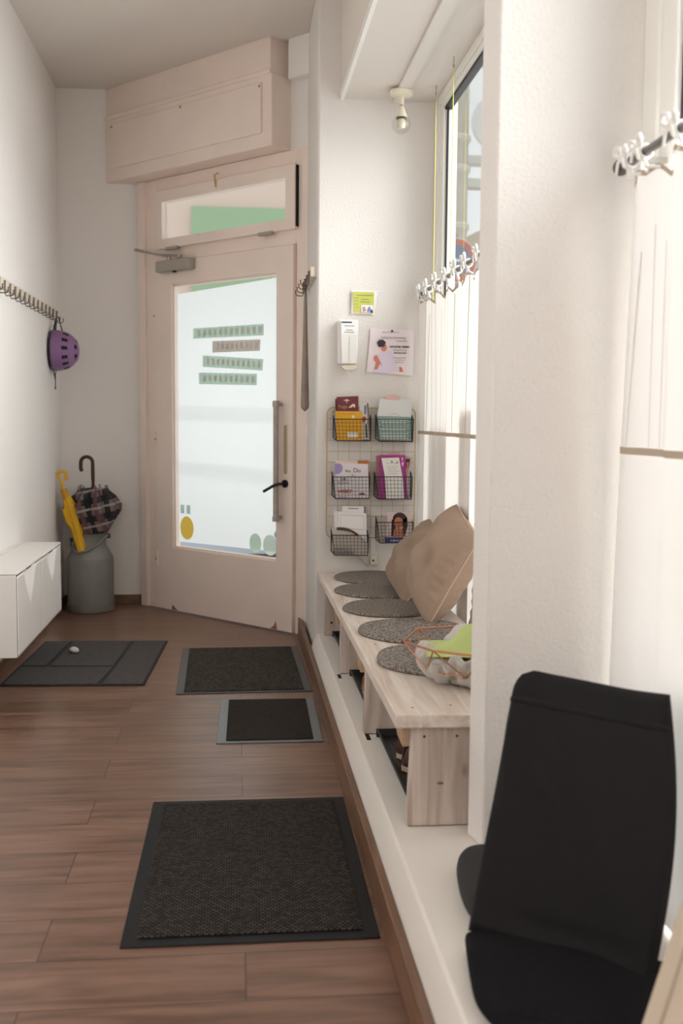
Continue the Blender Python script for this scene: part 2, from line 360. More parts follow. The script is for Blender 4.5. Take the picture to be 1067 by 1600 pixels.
# box above the door
bxo = MB().box(-1.50, -.06, -.02, .13, 2.662, 3.04, T=dloc); bxo.box(-1.50, -.075, -.02, .125, 3.04, H, T=dloc)
bxo = bxo.build('wall_shutter_box', WOODW, bevel=.004); struct(bxo)
MB().box(-1.44, -.13, .13, .142, 2.735, 3.0, T=dloc).build('access_panel', WOODW, bxo, bevel=.003)
MB().box(-1.50, -.065, .125, .139, 3.035, 3.06, T=dloc).build('moulding', WOODW, bxo, bevel=.003)
for s_, z_ in ((-.14, 2.98), (-.78, 2.988), (-1.42, 2.985)):
    MB().box(s_-.006, s_+.006, .142, .146, z_-.006, z_+.006, T=dloc).build('screw', GREYP, bxo)
struct(MB().box(-.03, .12, -.02, .035, 3.02, H, T=dloc).build('wall_lintel', WALL, bevel=.004))

# ------------------------------------------------------------------ door 1
door = bpy.data.objects.new('door_1', None); COL.objects.link(door); door.location = DP; door['_b'] = tuple(DP); door['kind'] = 'structure'
m = MB()
m.box(-1.33, -1.27, -.06, .02, 0, 2.66, T=dloc); m.box(-1.27, -1.17, -.06, -.002, 0, 2.66, T=dloc)
m.box(.004, .10, -.06, .0, 0, 2.66, T=dloc); m.box(.06, .115, 0, .018, 0, 2.66, T=dloc)
m.box(-1.17, .06, -.06, -.002, 2.155, 2.24, T=dloc); m.box(-1.17, .004, -.06, -.002, 2.585, 2.66, T=dloc)
m.build('door_frame', WOODW, door, bevel=.003)
# leaf
m = MB()
L0, L1, G0, G1, GZ0, GZ1, LZ = -1.165, .0, -1.012, -.125, .40, 2.012, 2.15
for a in ((L0, G0, .008, LZ), (G1, L1, .008, LZ), (G0, G1, .008, GZ0), (G0, G1, GZ1, LZ)):
    m.box(a[0], a[1], -.03, .022, a[2], a[3], T=dloc)
leaf = m.build('door_leaf', WOODW, door)
m = MB()
for a in ((G0, G0+.012, GZ0, GZ1), (G1-.012, G1, GZ0, GZ1), (G0, G1, GZ0, GZ0+.012), (G0, G1, GZ1-.012, GZ1)):
    m.box(a[0], a[1], -.03, .008, a[2], a[3], T=dloc)
m.build('glazing_bead', WOODW, leaf)
MB().box(G0, G1, -.012, -.008, GZ0, GZ1, T=dloc).build('glass', GLASS, leaf)
film = MB(); film.slab([dloc(Vector(p)) for p in ((-.985, -.006, .44), (-.135, -.006, .452), (-.135, -.006, 1.99), (-.20, -.006, 1.985), (-.985, -.006, 1.955))], DN*.0006)
film.build('frosted_film', FILM, leaf, smooth=0)
def patch(name, pts, mt, n0=-.005, th=.0006, smooth=0):
    q = MB(); q.slab([dloc(Vector((p[0], n0, p[1]))) for p in pts], DN*th); return q.build(name, mt, leaf, smooth=smooth)
STG = translucent_mat('green_grey_vinyl', (226, 238, 231), .66)
STB = translucent_mat('taupe_vinyl', (230, 224, 219), .62)
STL = translucent_mat('vinyl_lettering', (240, 238, 232), .6)
bars = [((-.845, 1.681), (-.250, 1.674), (-.250, 1.738), (-.844, 1.742), STG, 12), ((-.676, 1.592), (-.281, 1.589), (-.276, 1.653), (-.675, 1.659), STB, 9),
        ((-.760, 1.511), (-.260, 1.477), (-.253, 1.541), (-.760, 1.579), STG, 11), ((-.795, 1.409), (-.306, 1.395), (-.304, 1.46), (-.795, 1.478), STG, 10)]
for a, b_, c_, d_, mt_, n_ in bars:
    patch('vinyl_bar', [a, b_, c_, d_], mt_)
    q = MB()
    for i in range(n_):
        t = (i+.9)/(n_+.8); w_ = (b_[0]-a[0])/(n_+.8)*.55
        x = a[0]+(b_[0]-a[0])*t; z = (a[1]+(b_[1]-a[1])*t+d_[1]+(c_[1]-d_[1])*t)/2
        q.slab([dloc(Vector((xx, -.0042, zz))) for xx, zz in ((x, z-.017), (x+w_, z-.017), (x+w_, z+.017), (x, z+.017))], DN*.0004)
    q.build('lettering', STL, leaf, smooth=0)
def disc(cx, cz, rx, rz, n=28): return [(cx+rx*math.cos(2*math.pi*k/n), cz+rz*math.sin(2*math.pi*k/n)) for k in range(n)]
patch('yellow_round_sticker', disc(-.912, .53, .062, .072), translucent_mat('yellow_vinyl', (248, 228, 150), .68))
patch('green_round_sticker', disc(-.316, .487, .048, .056), translucent_mat('pale_green_vinyl', (226, 238, 228), .72))
patch('green_round_sticker', disc(-.197, .484, .056, .06), translucent_mat('pale_green_vinyl_b', (230, 238, 232), .74))
patch('small_round_sticker', disc(-.15, .548, .014, .018), translucent_mat('pale_grey_vinyl', (205, 210, 212), .55))
patch('square_sticker', [(-.97, .618), (-.935, .618), (-.935, .672), (-.97, .672)], STG)
patch('square_sticker', [(-.915, .618), (-.88, .618), (-.88, .672), (-.915, .672)], STG)
CHIP = mat('bare_wood_chip', (150, 104, 74), .8)
patch('paint_chip', [(-1.03, .01), (-.97, .01), (-1.02, .042)], CHIP, n0=.022)
patch('paint_chip', [(-.17, .01), (-.115, .01), (-.125, .06), (-.14, .03)], CHIP, n0=.022)
# pull handle
HM = mat('worn_grey_handle', (172, 164, 156), .4, .3, var=(20, .1))
hd = MB(); hx = -.085
hd.tube([dloc(Vector((hx, .065, z))) for z in (.635, .66, .97, 1.28, 1.305)], [.018, .0155, .0155, .0155, .018], 12)
for z in (.655, 1.285): hd.tube([dloc(Vector((hx, .02, z))), dloc(Vector((hx, .067, z)))], .011, 8)
hd = hd.build('pull_handle', HM, leaf)
for z in (.648, 1.285): MB().lathe([(.020, -.014), (.020, .014)], dloc(Vector((hx, .065, z))), 14).build('handle_cap', HM, hd)
MB().box(-.062, -.04, .022, .027, .90, 1.17, T=dloc).build('lock_plate', mat('aged_brass_plate', (196, 180, 146), .4, .5), leaf, bevel=.003)
lv = MB(); lv.tube([dloc(Vector(p)) for p in ((-.052, .022, .845), (-.052, .075, .845), (-.075, .088, .838), (-.155, .09, .80))], .0085, 8)
lv.lathe([(.022, -.006), (.022, .006)], dloc(Vector((-.052, .026, .845))), 14, T=lambda v: DD*v.x+Vector((0, 0, v.y))+DN*v.z)
lv.build('lever_handle', BLK, leaf)
for z in (1.83, 1.07, .32):
    MB().box(-1.172, -1.158, .015, .03, z-.05, z+.05, T=dloc).build('hinge', WOODW, leaf)
    MB().ball(dloc(Vector((-1.165, .03, z-.0))), .007).build('hinge_pin', GREYP, leaf)
# closer
cl = MB().box(-1.10, -.79, .022, .075, 2.085, 2.15, T=dloc).build('door_closer', GREYP, leaf, bevel=.006)
ar = MB(); ar.tube([dloc(Vector(p)) for p in ((-.90, .055, 2.168), (-1.08, .085, 2.19), (-1.30, .06, 2.245))], .0075, 6); ar.tube([dloc(Vector(p)) for p in ((-.99, .06, 2.155), (-1.0, .062, 2.172), (-1.30, .07, 2.237))], .006, 6)
ar.lathe([(.016, -.01), (.016, .01)], dloc(Vector((-.90, .055, 2.168))), 12); ar.lathe([(.012, -.012), (.012, .012)], dloc(Vector((-.99, .055, 2.158))), 12)
ar.build('closer_arm', STEEL, cl)
MB().lathe([(.013, -.006), (.013, .006)], dloc(Vector((-.95, .05, 2.083))), 12).build('closer_spindle', DARK, cl)

# transom window
w1 = bpy.data.objects.new('window_1', None); COL.objects.link(w1); w1.location = dloc(Vector((-.57, 0, 2.23))); w1['_b'] = tuple(w1.location); w1['kind'] = 'structure'
m = MB(); a0, a1, z0, z1 = -1.15, .018, 2.232, 2.575; g0, g1, gz0, gz1 = -1.085, -.05, 2.288, 2.508
for a in ((a0, g0, z0, z1), (g1, a1, z0, z1), (g0, g1, z0, gz0), (g0, g1, gz1, z1)):
    m.box(a[0], a[1], -.02, .032, a[2], a[3], T=dloc)
m.build('window_frame', WOODW, w1)
MB().box(g0, g1, -.004, 0, gz0, gz1, T=dloc).build('glass', GLASS, w1)
for s_ in (-.99, -.20):
    q = MB().box(s_-.055, s_+.055, .02, .04, 2.218, 2.236, T=dloc); q.build('hinge', GREYP, w1, bevel=.002)
q = MB(); q.tube([dloc(Vector(p)) for p in ((-.60, .035, 2.53), (-.60, .045, 2.60), (-.57, .045, 2.605))], .005, 6); q.build('catch', BRASS, w1)
MB().box(.018, .0205, -.002, .022, 2.245, 2.57, T=dloc).build('gap_seal', DARK, w1)

# ------------------------------------------------------------------ outside
EXTW = mat('exterior_pink_render', (236, 214, 200), .9, bump=(6, .3, .01))
GRN = mat('exterior_green_board', (172, 200, 162), .8)
PAVE = mat('pavement_grey', (200, 200, 202), .9, var=(2, .1))
struct(BX(-8, 1.2, 7.3, 40, -.14, -.04).build('ground_pavement', PAVE, smooth=0))
struct(BX(1.2, 30, -20, 40, -.14, -.04).build('ground_street', PAVE, smooth=0))
def dl2(v): return dloc(v)
struct(BX(-3.5, 1.1, 9.2, 9.5, 0, 4.6).build('exterior_wall_entrance', EXTW))
ga = onY(299, 322, 9.15)
struct(BX(ga.x, 1.1, 9.15, 9.2, 1.75, ga.z).build('exterior_wall_sign_board', GRN))
struct(BX(1.02, 1.55, 2.38, 2.50, -.05, 4.5).build('exterior_light_blocker', mat('light_blocker_cream', (240, 234, 224), .9)))  # slab added outside between the windows to block slanting light on the far wall
struct(BX(-3.5, 1.1, 9.16, 9.2, 0, .55).build('exterior_wall_plinth', mat('exterior_blue_grey_plinth', (196, 202, 214), .9)))
q = MB(); q.tube([dloc(Vector((-1.25, -.11, 1.24))), dloc(Vector((.02, -.11, 1.22)))], .008, 10); struct(q.build('film_shade_bar', EXTW))  # two bars added behind the door film to shade its faint bands
q = MB(); q.tube([dloc(Vector((-1.25, -.11, .925))), dloc(Vector((.02, -.11, .885)))], .008, 10); struct(q.build('film_shade_bar', EXTW))
BLD = mat('exterior_beige_facade', (212, 206, 190), .9, var=(1.5, .05))
BLD2 = mat('exterior_white_facade', (236, 236, 232), .9)
fac = BX(1.9, 2.68, 13.0, 16, -.05, 7.3).build('exterior_facade', BLD); struct(fac)
q = MB(); q.lathe([(.115, 0), (.115, 6.9)], (2.765, 12.95, 0), 20)
pil = q.build('exterior_column', BLD); struct(pil)
q = MB()
for z in (3.55, 4.25, 4.62): q.lathe([(.12, 0), (.145, .03), (.145, .07), (.12, .10)], (2.765, 12.95, z), 20)
q.build('column_ring', mat('pale_stone', (232, 226, 212), .9), pil)
q = BX(2.9, 4.2, 13.4, 13.6, 4.20, 4.31); q.box(2.9, 4.2, 13.4, 13.6, 4.50, 4.60); q.box(3.0, 4.2, 13.4, 13.6, 5.75, 5.85)
struct(q.build('exterior_beam', BLD2))
q = MB(); q.slab([(2.88, 13.2, 3.0), (4.4, 13.2, 3.0), (4.4, 13.2, 4.3), (2.88, 13.2, 3.50)], (0, .6, 0)); struct(q.build('exterior_gable_roof', mat('exterior_tan_roof', (214, 196, 176), .9)))
q = MB(); q.lathe([(.30, -.03), (.33, 0), (.30, .03)], (3.16, 12.6, 4.78), 40, T=lambda v: Vector((v.x, v.z, v.y)))
q.tube([(3.16, 12.62, 4.5), (3.16, 12.62, 0)], .03, 8)
tag(q.build('street_disc_sign', BLD2), 'pale round disc sign on a thin post beyond the far window', 'sign')
# no-parking sign with arrow
sg = thing('traffic_sign', (2.14, 10.0, -.04), 'round red and blue traffic sign with white arrow behind far window', 'sign')
SC = Vector((2.12, 9.98, 2.74)); SX = Vector((1, .12, 0)).normalized(); SZ = Vector((0, 0, 1)); SN = Vector((.12, -1, 0)).normalized()
def sdisc(r, n=40): return [SC+SX*(r*math.cos(2*math.pi*k/n))+SZ*(r*math.sin(2*math.pi*k/n)) for k in range(n)]
q = MB(); q.slab([p-SN*.02 for p in sdisc(.215)], SN*.02); q.build('rim', BLD2, sg, smooth=0)
q = MB(); q.slab(sdisc(.205), SN*.002); q.build('red_ring', mat('sign_red', (204, 92, 78), .5), sg, smooth=0)
q = MB(); q.slab([p+SN*.002 for p in sdisc(.148)], SN*.002); q.build('blue_field', mat('sign_blue', (104, 128, 166), .5), sg, smooth=0)
q = MB()
def sp(x, z): return SC+SX*x+SZ*z+SN*.005
for pl in ([(-.075, -.014), (.10, -.014), (.10, .014), (-.075, .014)], [(-.095, 0), (-.04, .06), (-.012, .06), (-.06, 0)], [(-.095, 0), (-.06, 0), (-.012, -.06), (-.04, -.06)]):
    q.slab([sp(*p) for p in pl], SN*.002)
q.build('arrow', mat('sign_white', (244, 244, 244), .5), sg, smooth=0)
q = MB(); q.tube([(2.13, 10.03, -.04), (2.13, 10.03, 3.0)], .03, 12); q.build('post', STEEL, sg)
# unseen boards standing behind the far curtain, added for its shade patches
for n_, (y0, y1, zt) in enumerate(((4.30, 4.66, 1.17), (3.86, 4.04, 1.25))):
    struct(BX(.918, .930, y0, y1, .158, zt).build('shade_board_%d' % (n_+1), mat('board_brown', (150, 122, 98), .8)))
# ------------------------------------------------------------------ windows 2 (far bay) and 3 (near bay)
def shop_window(name, y0, y1):
    w = bpy.data.objects.new(name, None); COL.objects.link(w); w.location = (.96, (y0+y1)/2, .158); w['_b'] = tuple(w.location); w['kind'] = 'structure'
    m = MB()
    m.box(.945, .99, y1-.085, y1, .158, 2.71); m.box(.945, .99, y0, y0+.085, .158, 2.71)
    m.box(.945, .99, y0+.085, y1-.085, .158, .21); m.box(.945, .99, y0+.085, y1-.085, 2.672, 2.71)
    m.box(.953, 1.0, y1-.165, y1-.085, .2, 2.672); m.box(.953, 1.0, y0+.085, y0+.165, .2, 2.672)
    m.box(.953, 1.0, y0+.165, y1-.165, .2, .235); m.box(.953, 1.0, y0+.165, y1-.165, 2.642, 2.672)
    m.build('window_frame', WINF, w, bevel=.003)
    g = MB(); a, b_ = y0+.165, y1-.165
    g.box(.967, .975, b_-.010, b_+.001, .235, 2.642); g.box(.967, .975, a-.001, a+.010, .235, 2.642); g.box(.958, .99, a, b_, 2.628, 2.643); g.box(.958, .99, a, b_, .235, .247)
    g.build('gasket', GASK, w)
    BX(.972, .978, a, b_, .235, 2.642).build('glass', GLASS, w)
    r = MB(); r.box(1.0, 1.02, b_+.012, y1+.05, -.05, 2.9); r.box(1.0, 1.02, y0-.05, a-.012, -.05, 2.9); r.box(1.0, 1.04, a-.012, b_+.012, -.05, .2)
    r.build('window_reveal', WINF, w)
    return w
shop_window('window_2', 2.50, 4.975)
shop_window('window_3', -3.0, 2.40)

# ------------------------------------------------------------------ curtains
def ribbon(m, pts, w, wd=(0, 0, 1)):
    P = [Vector(p) for p in pts]; wd = Vector(wd)
    def fn(u, v):
        t = u*(len(P)-1); i = min(int(t), len(P)-2); f = t-i
        return P[i].lerp(P[i+1], f)+wd*(w*(v-.5))
    m.grid(fn, len(P)*3, 3)
def curtain(ylo, yhi, ties, zrod, zseam, zbot, lab, rodlab, seed, nf, gath, flare=.02, cloth=CURT):
    rnd = random.Random(seed)
    rod = thing('curtain_rod', (.88, yhi, zrod), rodlab, 'curtain rod')
    q = MB(); q.tube([(.88, yhi-.02, zrod), (.88, ylo, zrod)], .0095, 14); q.build('rod', mat('grey_metal_rod', (104, 99, 94), .35, .5), rod)
    q = MB(); q.ball((.88, yhi-.012, zrod), .019); q.build('finial', mat('dark_grey_finial', (92, 88, 84), .4, .3), rod)
    q = MB(); q.box(.88, .955, yhi-.10, yhi-.09, zrod-.008, zrod+.004); q.build('bracket', GREYP, rod)
    c = thing('curtain', (.89, (ylo+yhi)/2, zbot), lab, 'curtain')
    y1 = yhi-.015; y0 = ylo
    ph = [rnd.uniform(0, 6.28) for _ in range(8)]
    def top(y):
        d = min(abs(y-t) for t in ties); return zrod-.032-.035*min(1, d/.09)**1.3
    def xo(y, z, k):
        t = (zrod-z)
        a = gath*(.55+.45*math.exp(-t*1.5))
        return .885+a*(.5*math.sin(y*nf+ph[0]+.5*math.sin(z*1.3+ph[1]))+.35*math.sin(y*nf*1.73+ph[2]+.7*math.sin(z*.9))+.25*math.sin(y*nf*2.9+ph[3]))
    def fl(y, z):      # the side edge swings outward below the rod
        k = max(0, min(1, (z-zbot)/(zrod-.05-zbot))); return y-flare*k**1.5*max(0, 1-(y1-y)/.35)**1.2
    def panel(zfa, zfb, nv, mt, nm, off=0, tk=.0):
        def fn(u, v):
            y = y0+(y1-y0)*u; za, zb = zfa(y), zfb(y); z = za+(zb-za)*v
            return Vector((xo(y, z, 0)+off, fl(y, z), z))
        q = MB(); q.grid(fn, 260, nv); return q.build(nm, mt, c, smooth=180)
    panel(lambda y: top(y), lambda y: zseam+.006, 26, cloth, 'upper_panel')
    panel(lambda y: zseam-.006, lambda y: zbot, 16, cloth, 'lower_panel')
    panel(lambda y: zseam+.008, lambda y: zseam-.008, 3, CURTH, 'seam_band', -.0015)
    # top hem, then thin strips with fold shade put into their colour
    panel(lambda y: top(y)+.001, lambda y: top(y)-.010, 3, CURTH, 'top_hem', -.0015)
    q = MB(); y = y0+.03
    while y < y1-.02:
        w = rnd.uniform(.0018, .0034)
        dz = rnd.uniform(0, .25) if rnd.random() < .3 else 0
        dr = rnd.uniform(-.03, .03)
        def fn(u, v, y=y, w=w, dz=dz, dr=dr):
            z = (top(y)-.01-dz)*(1-v)+(zseam+.01)*v; yy = y+dr*v+(u-.5)*w
            return Vector((xo(yy, z, 0)-.0022, fl(yy, z), z))
        q.grid(fn, 2, 22); y += rnd.uniform(.035, .075)
    q.build('fold_shade_strip', CURTH, c, smooth=180)
    for t in ties:
        q = MB()
        # loops round the rod, a knot, two bow loops and two tails
        for dy in (-.006, .002, .010): q.tube(arc((.88, t+dy, zrod), .0135, 0, 360, 14)[:-1], .0042, 6, closed=True)
        q.ball((.862, t, zrod+.010), .010, 10, 8)
        for s_ in (-1, 1):
            e = rnd.uniform(.85, 1.25)
            q.tube([(.862, t, zrod+.010), (.858, t+s_*.014, zrod+.026*e), (.856, t+s_*.028*e, zrod+.030*e), (.857, t+s_*.034*e, zrod+.020), (.860, t+s_*.020, zrod+.010), (.862, t, zrod+.009)], [.003, .0055, .006, .0055, .005, .003], 6)
            q.tube([(.860, t, zrod+.008), (.856, t+s_*.014*e, zrod-.002), (.857, t+s_*.024*e, zrod-.022*e)], [.004, .0045, .0035], 6)
            yy = t+s_*.026
            q.tube([(.874, t+s_*.002, zrod-.010), (.880, t+s_*.014, zrod-.034), (xo(yy, top(yy), 0)-.002, fl(yy, top(yy)), top(yy)-.006)], [.0045, .0045, .004], 6)
        q.build('tie', TIEM, c, smooth=60)
    return c
curtain(2.52, 4.95, [4.90, 4.72, 4.5, 4.29, 4.10, 3.92, 3.72, 3.5, 3.25, 3.0, 2.75], 1.803, 1.147, .20, 'sheer white tie-top curtain behind the wooden bench', 'grey curtain rod over the wooden bench', 3, 26, .016, .02, CURTF)
curtain(-2.9, 2.362, [2.290, 2.21, 2.03, 1.83, 1.6, 1.3, 1.0, .7, .4, .1, -.2, -.5, -.8, -1.2, -1.6, -2, -2.4], 1.790, 1.144, .17, 'sheer white tie-top curtain beside the black floor chair', 'grey curtain rod nearest the camera, ending beside white pier', 9, 17, .02, .070)

# cords on hooks
CORD = mat('yellow_green_cord', (214, 210, 96), .6)
for (y, lab) in ((4.36, 'thin yellow-green cord on soffit hook, nearer of the two'), (4.74, 'thin yellow-green cord on soffit hook, next to far wall')):
    c = thing('hanging_cord', (.902, y, 1.3), lab, 'cord', 'cords hanging before the far window')
    MB().tube([(.902, y, 2.665), (.902, y, 1.3)], .0019, 6).build('cord', CORD, c)
    q = MB(); q.tube([Vector((.902, y, 2.71)), Vector((.902, y, 2.69))]+arc((.902, y, 2.677), .011, 90, -170, 12, ax=(0, 1, 0)), .0022, 6); q.build('hook', GREYP, c)

# ceiling lamp
lp = thing('spot_lamp', (.752, 4.79, 2.55), 'cream swivel spot lamp with clear glass globe under the soffit', 'lamp')
c0 = Vector((.752, 4.79, 0))
MB().lathe([(.03, 2.672), (.05, 2.676), (.054, 2.690), (.05, 2.697)], c0, 28).build('ceiling_plate', CREAMP, lp)
q = MB(); q.lathe([(.008, 2.632), (.0115, 2.636), (.0115, 2.673)], c0, 14); q.build('stem', CREAMP, lp)
MB().ball(c0+Vector((0, -.004, 2.630)), .0085).build('swivel_joint', GREYP, lp)
MB().lathe([(.026, 2.578), (.027, 2.584), (.019, 2.604), (.012, 2.626), (.006, 2.630)], c0, 20).build('socket', CREAMP, lp)
BULBG = glass_mat('bulb_glass', (.94, .94, .91), .9)
q = MB(); q.ball(c0+Vector((0, 0, 2.548)), .044, 28, 18); q.build('globe', BULBG, lp)
q = MB(); q.lathe([(.012, 2.58), (.018, 2.565), (.021, 2.548), (.016, 2.530), (.002, 2.525)], c0, 18); q.build('bulb', mat('frosted_bulb', (222, 214, 200), .2), lp)
MB().lathe([(.022, 2.578), (.024, 2.572), (.014, 2.570)], c0, 18).build('bulb_collar', mat('tarnished_collar', (110, 98, 76), .3, .8), lp)

# ------------------------------------------------------------------ items on the far wall
PAP = mat('white_paper', (244, 240, 240), .6)
def paper(name, px, Y, mt, parent=None, th=.0015, lab=None, cat=None, group=None, dY=None):
    """thin sheet given by measured corners, on the plane Y (dY: extra Y per corner)"""
    dY = dY or [0]*len(px)
    pts = [onY(p[0], p[1], Y+d) for p, d in zip(px, dY)]
    q = MB(); q.slab(pts, (0, th, 0)); o = q.build(name, mt, parent, smooth=0)
    if lab: tag(o, lab, cat, group)
    return o
TXT = mat('dark_print', (58, 50, 58), .7); TXL = mat('grey_print', (150, 138, 146), .7)
# small yellow-green note
nt = paper('note_card', [(550, 453), (589.5, 455), (585, 492), (549, 489.5)], 4.973, PAP, lab='small yellow-green printed note with white border on far wall', cat='note', dY=[-.004, -.001, 0, -.006])
paper('printed_area', [(551.5, 455.5), (584.5, 456.5), (583.5, 489.5), (552.3, 488)], 4.9695, mat('yellow_green_print', (196, 200, 96), .6), nt, .0006, dY=[-.004, -.001, 0, -.005])
paper('photo_inset', [(564, 476.5), (583, 477), (583, 489), (564.5, 488)], 4.967, PAP, nt, .0004, dY=[-.003, -.001, 0, -.004])
paper('figure_print', [(566, 480), (570, 479), (572, 486), (567, 487.5)], 4.9655, mat('print_pink', (206, 150, 160), .6), nt, .0004, dY=[-.003]*4)
paper('figure_print', [(575, 480), (578, 479), (580, 487), (573, 487.5)], 4.9655, mat('print_blue', (124, 140, 200), .6), nt, .0004, dY=[-.002]*4)
paper('figure_print', [(579.5, 484), (581, 483), (583, 488.5), (579, 488.5)], 4.9655, TXT, nt, .0004, dY=[-.002]*4)
q = MB()
for i, (x0, x1, y) in enumerate(((556, 583, 461), (553.5, 560, 465.5), (564, 577, 467.5), (563, 577.5, 471.5), (553.5, 559.5, 470), (553.5, 560, 475), (553.5, 560, 480))):
    a = onY(x0, y, 4.9655); b_ = onY(x1, y, 4.9655); q.box(a.x, b_.x, 4.965, 4.9655, a.z-.0012, a.z+.0012)
q.build('printed_lines', mat('olive_print', (140, 140, 84), .7), nt)

# soap dispenser
dp = thing('soap_dispenser', (.53, 4.97, 1.44), 'white wall-mounted soap dispenser left of the pink poster', 'dispenser')
q = MB(); q.slab([(.484, 4.978, 1.468), (.580, 4.978, 1.468), (.580, 4.978, 1.672), (.572, 4.978, 1.679), (.492, 4.978, 1.679), (.484, 4.978, 1.672)], (0, -.045, 0)); q.build('housing', PLAST, dp, bevel=.006, seg=3)
q = MB(); q.slab([(.500, 4.934, 1.47), (.573, 4.934, 1.47), (.579, 4.934, 1.672), (.492, 4.934, 1.672)], (0, -.016, 0)); q.build('front_cover', PLAST, dp, bevel=.005, seg=3)
q = MB(); q.slab([(.502, 4.935, 1.462), (.574, 4.935, 1.462), (.574, 4.935, 1.448), (.560, 4.935, 1.438), (.516, 4.935, 1.438), (.502, 4.935, 1.448)], (0, -.026, 0)); q.build('push_bar', CREAMP, dp, bevel=.003)
q = MB(); q.lathe([(.006, 1.426), (.008, 1.44)], (.536, 4.93, 0), 12); q.build('nozzle', PLAST, dp)
BX(.499, .548, 4.9165, 4.918, 1.661, 1.668).build('label_stripe', mat('label_navy', (60, 78, 104), .5), dp)
BX(.499, .575, 4.9172, 4.918, 1.608, 1.660).build('label', mat('label_white', (248, 248, 248), .5), dp)
BX(.5365, .5385, 4.9165, 4.918, 1.475, 1.595).build('sight_line', mat('sight_grey', (206, 202, 198), .5), dp)
q = MB()
for (x0, x1, z) in ((.512, .560, 1.648), (.520, .552, 1.628), (.512, .560, 1.618)): q.box(x0, x1, 4.9164, 4.9172, z-.0018, z+.0018)
q.build('label_print', mat('label_print', (150, 156, 140), .6), dp)

# poster
po = paper('poster', [(579, 512.5), (647, 516), (645, 587.5), (573, 581)], 4.973, mat('pale_pink_poster', (238, 226, 230), .55), lab='square pale pink course poster with printed woman, beside soap dispenser', cat='poster', dY=[-.002, 0, -.004, -.004])
px0, px1, pz0, pz1 = .645, .853, 1.43, 1.64
YP = 4.9665
SK = mat('print_skin', (214, 128, 108), .6)
q = MB(); q.slab([(.655, YP, 1.432), (.74, YP, 1.432), (.775, YP, 1.44), (.765, YP, 1.50), (.745, YP, 1.535), (.705, YP, 1.538), (.68, YP, 1.515), (.672, YP, 1.475)], (0, .0005, 0)); q.build('blouse_print', mat('print_lilac', (226, 214, 232), .6), po, smooth=0)
q = MB(); q.slab([(.710+.013*math.cos(a), YP-.0006, 1.552+.019*math.sin(a)) for a in [k*.4 for k in range(16)]], (0, .0004, 0)); q.build('skin_print', SK, po, smooth=0)
q = MB(); q.slab([(.664, YP-.0006, 1.512), (.676, YP-.0006, 1.515), (.694, YP-.0006, 1.482), (.702, YP-.0006, 1.462), (.690, YP-.0006, 1.474), (.680, YP-.0006, 1.448), (.664, YP-.0006, 1.446), (.672, YP-.0006, 1.480), (.660, YP-.0006, 1.495)], (0, .0004, 0)); q.build('skin_print', SK, po, smooth=0)
q = MB(); q.slab([(.786, YP-.0006, 1.462), (.797, YP-.0006, 1.458), (.806, YP-.0006, 1.436), (.786, YP-.0006, 1.438)], (0, .0004, 0)); q.build('skin_print', SK, po, smooth=0)
q = MB(); q.slab([(.697+.020*math.cos(a)*(1+.12*math.sin(5*a)), YP-.0012, 1.572+.018*math.sin(a)*(1+.12*math.cos(6*a))) for a in [k*.21 for k in range(30)]], (0, .0004, 0)); q.build('hair_print', TXT, po, smooth=0)
YT = YP-.0008
text('lettering', 'GEBURTSVORBEREITUNG', TXL, po, (.700, YT, 1.6225), .0075, sx=.95)
text('lettering', 'Geburtsvorbereitung', TXL, po, (.694, YT, 1.594), .0185, shear=.4, sx=.75)
text('lettering', 'wochenende', TXL, po, (.768, YT, 1.581), .0105)
text('lettering', 'NÄCHSTER TERMIN', TXT, po, (.737, YT, 1.552), .0125, bold=.0004, sx=.88)
text('lettering', 'Samstag & Sonntag', TXL, po, (.754, YT, 1.5375), .0095, sx=.9)
text('lettering', '05.07-06.7.2024', TXT, po, (.758, YT, 1.5235), .0095, bold=.0003)
text('lettering', 'Infos & Anmeldung', TXL, po, (.756, YT, 1.5015), .0085, sx=.95)
text('lettering', 'www.hebamme', TXL, po, (.765, YT, 1.491), .0078, sx=.95)
text('lettering', 'hebammen.de', TXL, po, (.762, YT, 1.480), .0078)
pn = MB(); pn.lathe([(.0045, -.006), (.006, -.003), (.006, 0)], (.748, 4.962, 1.631), 12, T=lambda v: Vector((v.x, v.z, v.y))); pn.build('push_pin', mat('pin_teal', (52, 92, 112), .4), po)

# brass wire grid
gd = thing('wire_grid_panel', (.65, 4.965, .63), 'brass wire grid board on far wall carrying six baskets', 'rack')
X0, X1, Z0, Z1 = .437, .868, .632, 1.262; YG = 4.962
P = []
for cx, cz, a in ((X1-.03, Z1-.03, 0), (X0+.03, Z1-.03, 90), (X0+.03, Z0+.03, 180), (X1-.03, Z0+.03, 270)):
    P += arc((cx, YG, cz), .03, a, a+90, 6)
MB().tube(P, .0026, 8, closed=True).build('outer_frame', BRASS, gd)
q = MB()
n = 8
for i in range(1, n): x = X0+(X1-X0)*i/n; q.tube([(x, YG, Z0), (x, YG, Z1)], .0011, 5)
n = 12
for i in range(1, n): z = Z0+(Z1-Z0)*i/n; q.tube([(X0, YG, z), (X1, YG, z)], .0011, 5)
q.build('grid_wires', BRASS, gd)
q = MB(); q.lathe([(.006, 0), (.006, .016)], (X0+.03, YG, Z1-.02), 10, T=lambda v: Vector((v.x, v.z, v.y))); q.build('wall_fixing', BRASS, gd)

